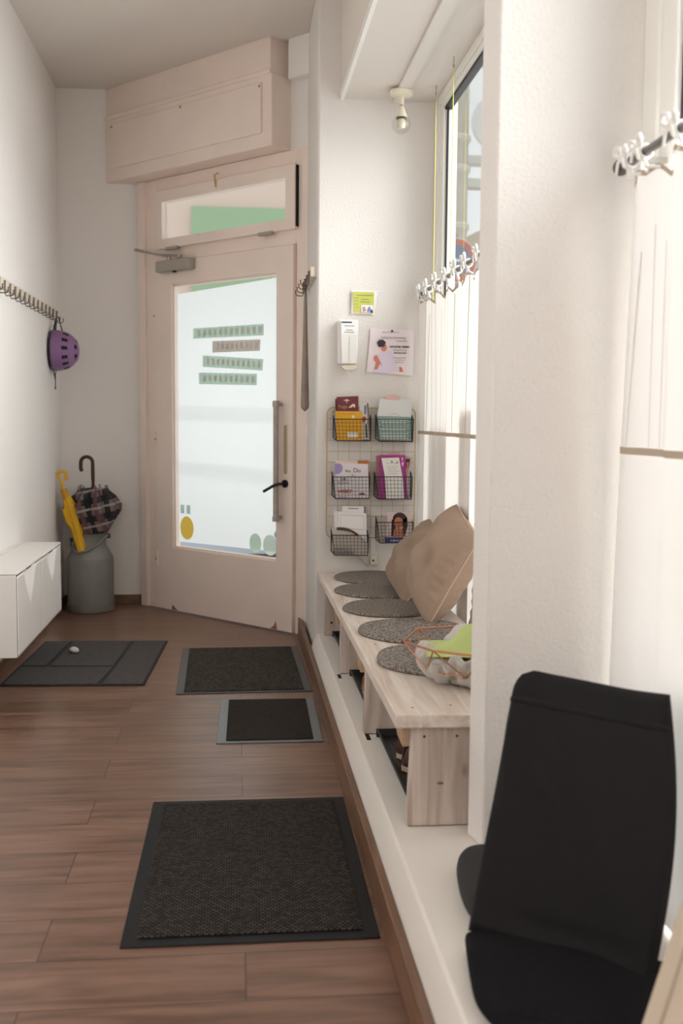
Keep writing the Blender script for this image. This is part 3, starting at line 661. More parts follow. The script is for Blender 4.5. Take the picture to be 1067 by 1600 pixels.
def basket(x0, x1, z0, z1, lab, tilt=0, deep=.062):
    b_ = thing('wire_basket', ((x0+x1)/2, 4.93, z0), lab, 'basket', 'black wire baskets on the brass grid')
    yf, yb = 4.897, 4.897+deep; zb = z1+.022; ins = .012
    def P(x, y, z): return Vector((x, y, z+tilt*(x-x0)))
    q = MB()
    # thick rims: front rectangle, sides, back
    q.tube([P(x0, yb, zb), P(x0+.0, yf, z1), P(x1, yf, z1), P(x1, yb, zb)], .0022, 6)
    q.tube([P(x0, yb, zb), P(x0, yb, z0+.012), P(x0+ins, yf, z0), P(x1-ins*.3, yf, z0), P(x1, yb, z0+.012), P(x1, yb, zb)], .0022, 6)
    q.tube([P(x0, yf, z1), P(x0+ins, yf, z0)], .0018, 6); q.tube([P(x1, yf, z1), P(x1-ins*.3, yf, z0)], .0018, 6)
    q.build('rim', BLACKM, b_)
    q = MB()
    n = 10
    for i in range(1, n):
        t = i/n; xt = x0+(x1-x0)*t; xb = x0+ins+(x1-ins*1.3-x0)*t
        q.tube([P(xt, yf, z1), P(xb, yf, z0), P(xt, yb, z0+.012)], .0009, 4)
    for j in range(1, 6):
        t = j/6; z = z0+(z1-z0)*t; xa = x0+ins*(1-t); xc = x1-ins*.3*(1-t); zz = z0+.012+(zb-z0-.012)*t
        q.tube([P(x0, yb, zz), P(xa, yf, z), P(xc, yf, z), P(x1, yb, zz)], .0009, 4)
    for j in range(1, 4):
        t = j/4; y = yf+(yb-yf)*t
        for s_, xx in ((0, x0), (1, x1)): q.tube([P(xx, y, z1+(zb-z1)*t), P(xx+(ins if s_ == 0 else -ins*.3)*(1-t), y, z0+.012*t)], .0009, 4)
        q.tube([P(x0+ins*(1-t), y, z0+.012*t), P(x1-ins*.3*(1-t), y, z0+.012*t)], .0009, 4)
    q.build('mesh_wires', BLACKM, b_)
    for xx in (x0+.03, x1-.03):
        q = MB(); q.tube([P(xx, yb, zb), P(xx, yb+.008, zb+.008), P(xx, yb+.008, zb-.006)], .0015, 5)
        q.build('hook', BLACKM, b_)
    return b_
basket(.466, .644, 1.104, 1.207, 'black wire basket holding the yellow booklet, top left of grid')
basket(.672, .848, 1.102, 1.208, 'black wire basket holding the teal booklets, top right of grid')
basket(.462, .640, .828, .932, 'black wire basket holding the cream booklet with purple spot')
basket(.668, .846, .825, .933, 'black wire basket holding the purple booklet, centre right of grid')
basket(.460, .636, .555, .652, 'black wire basket filled with white leaflets, lowest and hanging below grid', tilt=-.015)
basket(.678, .852, .613, .713, 'black wire basket holding a portrait card and blue booklet')

BR = 'brochures in the wire baskets'
def cm(n, c, r=.5): return mat(n, c, r)
BUR = cm('burgundy_card', (112, 42, 52)); YEL = cm('yellow_card', (226, 168, 32))
paper('flyer', [(523.5, 623.5), (530, 622), (530, 684), (526, 684)], 4.934, BUR, th=.002, lab='burgundy flyer edge behind the yoga flyer', cat='flyer', group=BR)
yo = paper('flyer', [(525.8, 620.3), (559.7, 618.8), (560.2, 684), (528, 684)], 4.930, BUR, th=.002, lab='burgundy yoga flyer behind the yellow booklet', cat='flyer', group=BR)
GOLD = cm('gold_print', (206, 150, 116)); CRM = cm('cream_print', (236, 214, 186))
a = onY(528, 637.5, 4.9285); text('lettering', 'Yoga', GOLD, yo, a, .022, sx=1.0)
q = MB(); a = onY(541.5, 626, 4.9285)
for s_ in (-1, 1): q.slab([a+Vector((0, 0, .004)), a+Vector((s_*.018, 0, .003)), a+Vector((s_*.006, 0, -.002))], (0, .0005, 0))
q.slab([a+Vector((-.003, 0, .008)), a+Vector((.004, 0, .008)), a+Vector((.002, 0, -.012)), a+Vector((-.001, 0, -.010))], (0, .0005, 0)); q.build('flower_print', CRM, yo, smooth=0)
q = MB(); q.slab([onY(*p, 4.9285) for p in ((544, 637), (547, 634.5), (551, 631), (554.5, 631.5), (555, 636.5), (553, 637), (552, 634.5), (549, 636.8))], (0, .0005, 0)); q.build('figure_print', CRM, yo, smooth=0)
yb_ = paper('booklet', [(524, 642.4), (565.5, 642.8), (565.8, 688), (526.6, 688)], 4.912, YEL, th=.006, lab='bright yellow booklet at the front of a wire basket', cat='booklet', group=BR)
paper('white_label', [(542, 675.5), (559.5, 676), (559, 683.8), (543.5, 684)], 4.9105, PAP, yb_, .0008)
paper('title_print', [(527, 646.5), (556, 646.8), (556, 647.6), (527, 647.3)], 4.9105, cm('orange_print', (206, 128, 36)), yb_, .0008)
q = MB(); a = onY(552, 651, 4.9105); q.slab([a+Vector((.007*math.cos(k*.5), 0, .008*math.sin(k*.5))) for k in range(12)], (0, .0006, 0)); q.build('spot_print', CRM, yb_, smooth=0)
wl = paper('leaflet', [(561.5, 629.2), (575.7, 628.8), (578.5, 686), (564, 687)], 4.922, cm('grey_cream_card', (214, 204, 196)), th=.002, lab='beige leaflet with blue bar and red spot beside the yellow booklet', cat='leaflet', group=BR)
paper('blue_print', [(569, 633.5), (572, 633.5), (572, 647), (569, 647)], 4.9205, cm('slate_print', (98, 116, 150)), wl, .0008)
paper('red_print', [(566, 652), (570, 650.5), (572.5, 654), (570, 659), (566, 660)], 4.9205, cm('red_print', (178, 72, 52)), wl, .0008)
paper('brown_edge', [(573, 630), (575.6, 630), (578.4, 686), (576.6, 686)], 4.9205, cm('taupe_print', (128, 108, 98)), wl, .0008)
paper('figure_print', [(570.5, 663), (573, 662), (573.5, 684), (571.5, 684)], 4.9205, TXT, wl, .0008)
# top right basket
paper('leaflet', [(603.5, 617), (625.5, 621), (625, 640), (603, 640)], 4.940, cm('pink_card', (226, 178, 178)), th=.001, lab='pink leaflet corner peeping out behind the grey folders', cat='leaflet', group=BR)
TEAL = cm('teal_card', (150, 178, 170)); GRYW = cm('pale_grey_card', (214, 216, 214))
tl = paper('booklet', [(590, 649.8), (642, 652), (642.5, 688.4), (592, 687.5)], 4.914, TEAL, th=.012, lab='pale teal booklets with white lines inside the top right basket', cat='booklet', group=BR)
q = MB()
for i, y in enumerate((656.5, 660.5, 667, 671.5, 678, 682, 685)):
    a = onY(594+i % 3, y, 4.9125); b_ = onY(638-3*(i % 2), y+.5, 4.9125); q.slab([a, b_, b_+Vector((0, 0, .0035)), a+Vector((0, 0, .0035))], (0, .0008, 0))
q.build('text_lines', PAP, tl, smooth=0)
gf = paper('folder', [(593.7, 622.7), (644, 624), (642.6, 651.5), (589.7, 649.7)], 4.922, GRYW, th=.008, lab='pale grey folder leaning out of the top right basket', cat='folder', group=BR, dY=[.02, .02, -.012, -.012])
q = MB(); q.tube([onY(x, y, 4.918+.02) for x, y in ((608.5, 634), (612, 631.8), (617, 631), (622, 632.5), (627.5, 636))], .0009, 5); q.build('curved_print', TXL, gf)
q = MB(); q.tube([onY(x, y, 4.905) for x, y in ((608.5, 648.5), (614, 646.3), (620, 647), (625, 649.5))], .0009, 5); q.build('curved_print', TXL, gf)
# middle left
paper('booklet', [(524.5, 719.5), (559, 719.7), (559, 770), (525, 770)], 4.932, cm('cream_card', (232, 212, 200)), th=.002, lab='cream booklet behind the one with purple spot', cat='booklet', group=BR)
paper('booklet', [(559, 719.5), (575.8, 719.5), (576, 770), (559, 770)], 4.936, cm('orange_brown_card', (184, 106, 36)), th=.002, lab='orange-brown booklet edge at the middle left basket', cat='booklet', group=BR)
bd = paper('booklet', [(523.2, 723.3), (575, 724.9), (576.2, 779), (524.5, 778.6)], 4.912, cm('lilac_white_card', (226, 218, 222)), th=.005, lab='cream booklet with purple spot reading Bist Du in middle left basket', cat='booklet', group=BR)
q = MB(); a = onY(526.5, 732, 4.9105); rr = .0275
q.slab([a+Vector((max(-.0095, rr*math.cos(k*.25)), 0, min(.0235, rr*.95*math.sin(k*.25)))) for k in range(25)], (0, .0006, 0)); q.build('purple_spot', cm('purple_print', (158, 144, 196)), bd, smooth=0)
a = onY(539.3, 737.8, 4.9102); text('lettering', 'Bist', TXT, bd, a, .018)
a = onY(551.5, 738, 4.9102); text('lettering', 'Du', cm('slate_purple_print', (88, 86, 110)), bd, a, .030)
a = onY(549, 743.5, 4.9102); text('lettering', 'du', TXT, bd, a, .013)
a = onY(532.5, 750.5, 4.9102); text('lettering', 'DiR', cm('teal_print', (76, 122, 130)), bd, a, .017, bold=.0005)
a = onY(527, 756.3, 4.9102); text('lettering', 'DEiNEN', TXL, bd, a, .016)
a = onY(527, 770.5, 4.9102); text('lettering', 'WERT', cm('rust_print', (176, 104, 62)), bd, a, .023, bold=.0009, sx=1.12)
a = onY(528, 777, 4.9102); text('lettering', 'bewusst', TXL, bd, a, .013)
q = MB(); a = onY(565.5, 773.5, 4.9105); q.slab([a+Vector((.016*math.cos(R(k*18)), 0, .012*math.sin(R(k*18)))) for k in range(11)], (0, .0006, 0)); q.build('arch_print', cm('maroon_print', (140, 76, 70)), bd, smooth=0)
# middle right
paper('leaflet', [(607.4, 706.5), (624.5, 707.2), (624.5, 740), (607, 740)], 4.940, cm('salmon_card', (228, 168, 168)), th=.001, lab='salmon leaflet tip behind the purple booklet', cat='leaflet', group=BR)
paper('booklet', [(587.2, 712.2), (598, 711), (599, 775), (590, 775)], 4.934, cm('dusty_rose_card', (168, 110, 108)), th=.003, lab='dusty rose booklet left of the purple booklet', cat='booklet', group=BR)
ph_ = paper('leaflet', [(631, 711.5), (642.5, 715.5), (636.8, 741), (634, 772), (626, 772)], 4.930, cm('rose_card', (216, 158, 156)), th=.001, lab='rose leaflet with portrait right of the purple booklet', cat='leaflet', group=BR)
paper('hair_print', [(634, 717), (640.5, 717), (639, 729), (635, 733), (633.5, 726)], 4.929, TXT, ph_, .0006)
paper('skin_print', [(634.8, 722.5), (638.8, 722), (638, 731), (635.5, 733)], 4.928, SK, ph_, .0006)
PUR = cm('purple_card', (156, 54, 134))
pb = paper('booklet', [(593.7, 710.7), (632.7, 711.3), (637, 778.9), (592, 779.4)], 4.918, PUR, th=.004, lab='purple booklet behind the narrow white flyer', cat='booklet', group=BR)
paper('petal_print', [(627, 715), (629, 714), (629.5, 719), (628, 721)], 4.917, cm('light_pink_print', (236, 180, 200)), pb, .0006)
paper('petal_print', [(627, 722), (631, 722), (630, 728), (628, 729)], 4.917, cm('light_pink_print', (236, 180, 200)), pb, .0006)
nf_ = paper('flyer', [(595.8, 715.8), (623.3, 714.8), (629, 745), (631.3, 778.7), (603.5, 779), (601, 743.5)], 4.911, cm('cream_white_card', (236, 232, 226)), th=.001, lab='narrow white flyer in front of the purple booklet', cat='flyer', group=BR, dY=[.004, .004, 0, 0, 0, 0])
q = MB()
for (x0, x1, y) in ((603, 622, 724), (604, 622, 729.5), (605, 619, 733), (605, 624, 736.5), (605, 620, 740)):
    a = onY(x0, y, 4.9105); b_ = onY(x1, y, 4.9105); q.slab([a, b_, b_+Vector((0, 0, .0013)), a+Vector((0, 0, .0013))], (0, .0004, 0))
q.build('text_lines', TXL, nf_, smooth=0)
paper('leaf_print', [(610.5, 720.5), (612, 719.5), (613.8, 722), (612, 724)], 4.911, cm('green_print', (104, 132, 72)), nf_, .0006)
paper('leaf_print', [(619, 722), (621, 720.5), (622, 723.5), (619.5, 724.5)], 4.911, TXL, nf_, .0006)
# lowest left
lf = paper('leaflet', [(535, 790.8), (568.5, 791.5), (568.5, 860), (535, 860)], 4.936, PAP, th=.001, lab='white letter at the very back of the lowest basket', cat='leaflet', group=BR)
q = MB(); a = onY(544, 795, 4.935); b_ = onY(560, 795.2, 4.935); q.slab([a, b_, b_+Vector((0, 0, .003)), a+Vector((0, 0, .003))], (0, .0004, 0)); q.build('text_lines', TXT, lf, smooth=0)
paper('folder', [(568.4, 791.5), (571.5, 791.5), (572, 860), (568.5, 860)], 4.938, cm('slate_card', (104, 112, 124)), th=.002, lab='slate folder edge beside the white letter', cat='folder', group=BR)
paper('leaflet', [(521.8, 798.8), (545, 799.2), (546, 862), (522.5, 862)], 4.930, cm('cream_white_card', (236, 232, 226)), th=.002, lab='cream sheet at left of the lowest basket', cat='leaflet', group=BR)
wf = paper('booklet', [(528.5, 800.8), (572, 802), (573.5, 862), (526.5, 862)], 4.922, PAP, th=.004, lab='white booklet with grey outline in the lowest basket', cat='booklet', group=BR)
q = MB(); q.tube([onY(x, y, 4.9215) for x, y in ((532, 804.5), (568, 806), (568.5, 828), (531.5, 824))], .0007, 4, closed=True); q.build('outline_print', TXL, wf)
mg_ = MB()
def mgf(u, v):
    x = .462+.170*u; z = .685-.075*u*u-.115*v+.014*math.sin(u*3.1); y = 4.913-.010*math.sin(u*math.pi)*(1-v)
    return Vector((x, y, z if v > 0 else z))
mg_.grid(mgf, 14, 6); mg_ = mg_.build('magazine', cm('magazine_cover', (196, 186, 178)), solid=.004); tag(mg_, 'curled magazine at the front of the lowest basket', 'magazine', BR)
q = MB()
for i in range(7):
    u = .12+.6*i/7; a = mgf(u, .03); b_ = mgf(u+.09, .03); q.slab([a+Vector((0, -.003, .002)), b_+Vector((0, -.003, .002)), b_+Vector((0, -.003, -.012-.004*math.sin(i))), a+Vector((0, -.003, -.010))], (0, .0006, 0))
q.build('dark_photo_print', cm('dark_brown_print', (74, 54, 46)), mg_, smooth=0)
# bottom right
pc = paper('portrait_card', [(605, 800), (644, 800), (643, 839.8), (604, 839.5)], 4.912, cm('dusty_pink_card', (214, 192, 190)), th=.002, lab='card with portrait of a dark-haired person in bottom right basket', cat='card', group=BR)
q = MB(); q.slab([onY(624.5+11*math.cos(k*.4), 811+11*math.sin(k*.4)*(1.1 if math.sin(k*.4) > 0 else .95), 4.911) for k in range(16)], (0, .0006, 0)); q.slab([onY(x, y, 4.911) for x, y in ((612, 812), (618, 812), (617, 838), (611, 838))], (0, .0006, 0)); q.slab([onY(x, y, 4.911) for x, y in ((630, 812), (636, 808), (637, 822), (632, 838), (629, 838))], (0, .0006, 0)); q.build('hair_print', cm('dark_hair_print', (52, 36, 32)), pc, smooth=0)
q = MB(); q.slab([onY(622.5+7*math.cos(k*.4), 817+9*math.sin(k*.4), 4.9102) for k in range(16)], (0, .0006, 0)); q.slab([onY(x, y, 4.9102) for x, y in ((616, 826), (629, 826), (631, 839), (614, 839))], (0, .0006, 0)); q.build('skin_print', cm('tan_skin_print', (184, 116, 84)), pc, smooth=0)
bb = paper('booklet', [(602.5, 840.2), (641, 840.2), (639.5, 847.6), (603.3, 847.6)], 4.905, cm('blue_card', (56, 60, 132)), th=.04, lab='dark blue booklet lying flat at the bottom of a basket', cat='booklet', group=BR)
a = onY(610, 846, 4.9045); text('lettering', 'HEBAMME', PAP, bb, a, .012, sx=1.3)

# outlet with plug
ot = thing('wall_outlet', (.665, 4.975, .49), 'white double wall outlet with plug just above the bench', 'outlet')
BX(.636, .692, 4.970, 4.980, .494, .555).build('plate', PLAST, ot, bevel=.004)
BX(.650, .680, 4.935, 4.970, .500, .546).build('adapter', CREAMP, ot, bevel=.004)
q = MB(); q.lathe([(.005, 0), (.005, .004)], (.665, 4.932, .523), 12, T=lambda v: Vector((v.x, v.z, v.y))); q.build('pin_hole', DARK, ot)
BX(.655, .680, 4.968, 4.980, .552, .640).build('cable_duct', PLAST, ot, bevel=.003)

# ------------------------------------------------------------------ bench
be = thing('bench', (.62, 3.75, .158), 'long whitewashed pine bench on the ledge under the far window', 'bench')
BT = MB(); BT.slab([(.405, 2.54, .424), (.50, 2.535, .424), (.60, 2.53, .424), (.60, 2.515, .424), (.845, 2.515, .424), (.845, 4.965, .424), (.400, 4.965, .424)], (0, 0, .037))
BT.build('bench_top', BENCHTOP, be, bevel=.004)
for i, (y, xl) in enumerate(((2.552, .442), (3.340, .427), (4.160, .427), (4.918, .430))):
    sk_ = .006 if i == 0 else 0
    q = MB(); q.slab([(xl, y, .158), (xl+.0, y+.036, .158), (.80, y+.036, .158), (.80, y, .158)] if 0 else [(xl-.003, y, .160), (xl+.003+sk_, y, .4245), (.80, y, .4245), (.80, y, .160)], (0, .036, 0)); q.build('leg', BENCHLEG, be, bevel=.004)
    if i < 3:
        q = MB(); q.slab([(xl-.012, y+.036, .4245), (xl-.012, y+.16, .4245), (xl-.012, y+.15, .385), (xl-.012, y+.12, .365), (xl-.012, y+.036, .36)], (.05, 0, 0)); q.build('corner_brace', BENCHEND, be, bevel=.003)
KN = mat('screw_plug', (92, 72, 60), .7)
def disk(name, c, r, nrm, mt, parent):
    q = MB(); T = (lambda v: v) if nrm == 'z' else (lambda v: Vector((v.x, v.z, v.y)))
    q.lathe([(r, 0), (r, .0012)], c, 10, T=T); return q.build(name, mt, parent, smooth=0)
for (x, y) in ((.458, 2.60), (.562, 2.615), (.463, 3.36), (.455, 4.18), (.47, 4.93)): disk('screw', (x, y, .4605), .0035, 'z', KN, be)
for px, py in ((663, 1151), (714, 1150)): a = onY(px, py, 2.551); disk('screw', (a.x, 2.5515, a.z), .0038, 'y', KN, be)
a = onY(688, 1224, 2.551); q = MB(); q.slab([a+Vector((.009*math.cos(k*.5), 0, .0035*math.sin(k*.5))) for k in range(12)], (0, .002, 0)); q.build('wood_knot', mat('knot_grey', (120, 112, 108), .8), be, smooth=0)
disk('screw', onY(518, 973, 4.917), .006, 'y', mat('knot_dark', (30, 26, 26), .8), be)

# seat pads
PAD1 = felt_mat('grey_melange_felt', (96, 90, 86), (168, 160, 153), 150)
PAD2 = felt_mat('grey_brown_felt', (92, 85, 80), (158, 149, 141), 170)
def pad(c, r, th, lab, mt, sx=1.0, rot=0):
    def rf(t, i): return 1+.012*math.sin(3*t+c[1]*7)+.008*math.sin(7*t+c[1])
    q = MB(); T = lambda v: Vector((v.x*sx, v.y, v.z))
    q.lathe([(r*.96, .4612), (r*.995, .4612+th*.25), (r, .4612+th*.6), (r*.985, .4612+th*.9), (r*.95, .4612+th), (r*.5, .4612+th*1.04), (r*.05, .4612+th*1.04)], (c[0], c[1], 0), 56, T=T, rf=rf)
    o = q.build('seat_pad', mt, smooth=60); tag(o, lab, 'seat pad', 'round felt seat pads on the bench')
    return o
pad((.620, 3.095), .190, .022, 'round grey felt seat pad partly under the copper wire bowl', PAD1)
pad((.622, 3.535), .195, .016, 'round grey felt seat pad between wire bowl and big cushion', PAD1)
pad((.605, 3.985), .188, .011, 'round grey felt seat pad beside the big corduroy cushion', PAD2)
pad((.615, 4.395), .190, .011, 'round grey felt seat pad, second from the far wall', PAD2)
pad((.640, 4.765), .185, .012, 'round grey felt seat pad at far end of the bench', PAD2)

# cushions
CORD1 = rib_mat('brown_corduroy', (174, 150, 132), (196, 172, 153), 'U', 90)
CORD2 = rib_mat('taupe_fabric', (168, 145, 128), (186, 163, 146), 'U', 120)
PIPE = mat('cushion_piping', (206, 180, 164), .8)
def cushion(c, U, V, w, h, th, lab, mt, seed, crush=0):
    U = Vector(U).normalized(); V = Vector(V); V = (V-U*V.dot(U)).normalized(); Nn = U.cross(V)
    rnd = random.Random(seed); ph = [rnd.uniform(0, 6.3) for _ in range(6)]
    root = thing('cushion', (c[0], c[1], .462), lab, 'cushion', 'brown cushions leaning at the window')
    def outline(a, b):
        fa = a*(1-.05*(1-b*b)-.025*b**8*a*a); fb = b*(1-.05*(1-a*a)-.025*a**8*b*b); return fa, fb
    def side(sg):
        def fn(u, v):
            a, b = 2*u-1, 2*v-1; fa, fb = outline(a, b)
            t = th/2*(max(0, (1-a*a)*(1-b*b)))**.42
            ed_ = (1-a*a)*(1-b*b)
            wr = ed_*(.010*math.sin(5*a+4*b+ph[0])+.009*math.sin(3*a-7*b+ph[1])+.005*math.sin(11*a+6*b+ph[4])) + (.007*math.sin(31*b+ph[2]+2*a)*max(0, abs(a)-.70)*3*(1-b*b)+.007*math.sin(31*a+ph[3]+2*b)*max(0, abs(b)-.70)*3*(1-a*a))*(1 if ed_ > .02 else 0)
            return Vector(c)+U*(fa*w/2)+V*(fb*h/2)+Nn*(sg*(t+wr))
        return fn
    q = MB(); q.grid(side(1), 48, 48); q.grid(side(-1), 48, 48)
    o = q.build('cover', mt, root, smooth=180)
    uvl = o.data.uv_layers.new(name='uv'); n = 2304
    for lp_ in o.data.loops:
        i = lp_.vertex_index % n; uvl.data[lp_.index].uv = ((i % 48)/47, (i//48)/47)
    P = []
    for k in range(4*16):
        e, t = divmod(k, 16); t = 2*t/16-1
        a, b = [(t, -1), (1, t), (-t, 1), (-1, -t)][e]; fa, fb = outline(a, b)
        P.append(Vector(c)+U*(fa*w/2)+V*(fb*h/2))
    q = MB(); q.tube(P, .0032, 6, closed=True); q.build('piping', PIPE, root)
    return root
cushion((.780, 3.81, .668), (0, .977, .213), (.438, -.19, .878), .42, .385, .20, 'large brown corduroy cushion leaning nearest on the bench', CORD1, 1)
cushion((.768, 4.29, .612), (-.036, .986, .162), (.582, -.111, .806), .41, .32, .17, 'taupe cushion leaning behind the large corduroy cushion', CORD2, 2)
cushion((.83, 3.20, .655), (0, 1, .05), (.20, 0, .97), .40, .38, .10, 'brown cushion mostly hidden behind the white pier', CORD2, 5)

# copper wire bowl
bo = thing('wire_bowl', (.68, 2.87, .461), 'geometric copper wire bowl at near end of the bench', 'bowl')
bc = Vector((.690, 2.872, 0)); rim = []; low = []; base_ = []
for k in range(8):
    a = R(k*45+178); rim.append(bc+Vector((.212*math.cos(a), .212*math.sin(a), .575+.006*(k % 2))))
for k in range(8):
    a = R(k*45+200.5); low.append(bc+Vector((.165*math.cos(a), .165*math.sin(a), .508)))
for k in range(8):
    a = R(k*45+178); base_.append(bc+Vector((.095*math.cos(a), .095*math.sin(a), .4645)))
q = MB(); q.tube(rim, .0032, 8, closed=True); q.build('rim', COPPER, bo)
q = MB(); q.tube(low, .0024, 6, closed=True); q.tube(base_, .0024, 6, closed=True)
for k in range(8):
    q.tube([rim[k], low[k]], .0022, 6); q.tube([rim[(k+1) % 8], low[k]], .0022, 6)
    q.tube([low[k], base_[k]], .0022, 6); q.tube([low[k], base_[(k+1) % 8]], .0022, 6)
q.build('struts', COPPER, bo)
KNIT = rib_mat('grey_white_knit', (176, 170, 164), (226, 221, 214), 'Z', 150, dist=.003)
KNIT2 = rib_mat('white_knit', (204, 198, 192), (232, 227, 221), 'X', 130, dist=.003)
def roll(c, r, sc, mt, lab, rot=0):
    M = Matrix.Rotation(rot, 3, 'Z')
    q = MB(); 
    def T(v):
        n_ = mnoise.noise(v*16+Vector(c)*3)*.016+mnoise.noise(v*40+Vector(c)*5)*.005+.003*math.sin(9*math.atan2(v.y, v.x)); v = v+v.normalized()*n_
        return M @ v
    q.ball(c, r, 28, 18, sc=sc, T=T); o = q.build('rolled_towel', mt, smooth=180); tag(o, lab, 'towel', 'knitted cloths in the wire bowl'); return o
def pocket(a0, a1, ztop, mt, lab, seed, k=1.0, pl=9, amp=.007):
    """a knitted cloth stuffed into the bowl, bulging against the wires"""
    prof = [(.05, .4655), (.105, .4665), (.140, .476), (.160, .500), (.170, .530), (.172, ztop-.012), (.165, ztop), (.150, ztop+.002), (.125, ztop-.012), (.085, ztop-.018), (.05, ztop-.03)]
    def fn(u, v):
        t = v*(len(prof)-1); i = min(int(t), len(prof)-2); f = t-i
        r0 = (prof[i][0]*(1-f)+prof[i+1][0]*f)*k; z = prof[i][1]*(1-f)+prof[i+1][1]*f
        a = R(a0+(a1-a0)*u); e = math.sin(math.pi*min(1, max(0, u)))**.35
        w = amp*math.sin(pl*u*2+v*3+seed)+amp*.7*math.sin(pl*u*4.3-v*5+seed*2)+mnoise.noise(Vector((u*5, v*6, seed)))*amp*2
        rr = (r0*(.72+.28*e)+w*(1 if v < .8 else .4))
        zz = max(.4645, z+(.010*math.sin(pl*u*1.7+seed)*(v > .35))-.035*(1-e)*(v > .3))
        return Vector((bc.x+rr*math.cos(a), bc.y+rr*math.sin(a), zz))
    q = MB(); q.grid(fn, 44, 26); o = q.build('knitted_cloth', mt, smooth=180, solid=.003)
    return tag(o, lab, 'cloth', 'knitted cloths in the wire bowl')
pocket(222, 318, .562, KNIT, 'grey knitted cloth bulging at the front of the copper bowl', 1.0)
pocket(192, 228, .535, KNIT2, 'small white knitted cloth at lower left of the copper bowl', 2.2, .97, 5)
pocket(150, 196, .560, KNIT2, 'white knitted cloth along the left rim of copper bowl', 4.0, 1.0, 6)
pocket(40, 120, .585, KNIT2, 'white knitted cloth at the back of the copper bowl', 5.1, 1.0, 8)
q = MB()
def gf_(u, v):
    a, b = u-.5, v-.5
    x = .652+.255*a+.03*b; y = 2.872+.21*b-.03*a
    z = .603-.42*(a*a*1.1+b*b*.9)+.016*math.sin(9*a+3*b)+.012*math.sin(13*b-4*a+1)+.032*math.exp(-((a+.08)**2+(b-.22)**2)*60)+.02*math.exp(-((a-.28)**2+(b)**2)*40)+.018*math.exp(-((a+.42)**2+(b-.05)**2)*50)-.004
    return Vector((x+.018, y, max(z, .552)))
q.grid(gf_, 34, 34); tag(q.build('green_cloth', mat('lime_green_cotton', (188, 202, 132), .9, bump=(300, .3, .001)), smooth=180, solid=.003), 'lime green cloth draped on top of copper bowl contents', 'cloth')

# ------------------------------------------------------------------ shoe trays and shoes under the bench
def tray(y0, y1, lab):
    x0, x1, z = .462, .79, .1595
    q = MB(); q.box(x0+.012, x1-.012, y0+.012, y1-.012, z, z+.005)
    q.slab([(x0, y0, z+.024), (x0+.016, y0, z), (x0+.021, y0, z+.002), (x0+.007, y0, z+.026)], (0, y1-y0, 0))
    q.slab([(x1, y0, z+.024), (x1-.016, y0, z), (x1-.021, y0, z+.002), (x1-.007, y0, z+.026)], (0, y1-y0, 0))
    q.slab([(x0, y1, z+.024), (x0, y1-.016, z), (x0, y1-.021, z+.002), (x0, y1-.007, z+.026)], (x1-x0, 0, 0))
    q.slab([(x0, y0, z+.024), (x0, y0+.016, z), (x0, y0+.021, z+.002), (x0, y0+.007, z+.026)], (x1-x0, 0, 0))
    for i in range(9):
        xx = x0+.04+.031*i; q.box(xx, xx+.006, y0+.03, y1-.03, z+.005, z+.008)
    return tag(q.build('shoe_tray', mat('black_tray_plastic', (30, 32, 34), .32), bevel=.002), lab, 'tray', 'black shoe trays under the bench')
tray(2.60, 3.32, 'black plastic shoe tray under the near end of bench')
tray(3.40, 4.13, 'black plastic shoe tray under the middle of bench')
tray(4.22, 4.90, 'black plastic shoe tray under the far end of bench')
def shoe(c, rz, up, sole, lab, grp, strap=True, L=.25):
    """heel at c, toe along +x after rotation"""
    root = thing('shoe', c, lab, 'shoe', grp); M = Matrix.Rotation(rz, 3, 'Z')
    def outline(t, k=1.0):
        x = t*L; w = (.030+.012*math.sin(min(1, t*1.05)*math.pi*.85+.2)-.010*math.sin(t*math.pi*1.6)) * k
        e = math.sqrt(max(0, 1-((t-.5)/.5)**8)); return x, w*e*1.05
    def P(x, y, z): return M @ Vector((x, y, z))+Vector(c)
    pts = [outline(i/20) for i in range(21)]; ring = [(x, w) for x, w in pts]+[(x, -w) for x, w in pts[::-1]]
    q = MB(); q.slab([P(x, y, 0) for x, y in ring], (0, 0, .018)); q.build('sole', sole, root, bevel=.002)
    q = MB()
    def up_(u, v):
        t = .0+1.0*u; x, w = outline(min(.995, max(.005, t)), 1.0); a = math.pi*v
        h = .062 if t < .25 else .062-.03*(t-.25)/.75
        h *= math.sqrt(max(.02, 1-((t-.5)/.5)**10)); 
        if t < .62:   # opening
            y = math.cos(a)*w; z = .018+min(math.sin(a)*1.6, 1)*h*(.9 if t > .12 else 1)
            if .35 < v < .65: z = .018+h*.35
        else: y = math.cos(a)*w; z = .018+math.sin(a)*h
        return P(x, y, z)
    q.grid(up_, 22, 15); q.build('upper', up, root, smooth=60, solid=.003)
    return root
DKB = mat('dark_brown_leather', (74, 44, 38), .5); ROSE = mat('rose_leather', (168, 118, 108), .6); TAN = mat('tan_leather', (164, 112, 72), .6); SOL = mat('cream_sole', (206, 186, 164), .7)
SG = 'shoes standing on the trays under the bench'
shoe((.490, 2.955, .1675), R(4), DKB, SOL, 'brown shoe heel on near tray, closest to the bench end', SG)
shoe((.492, 3.07, .1675), R(2), DKB, SOL, 'brown shoe on near tray, behind its twin', SG)
shoe((.474, 3.80, .1675), R(10), TAN, SOL, 'tan shoe on the middle tray', SG)

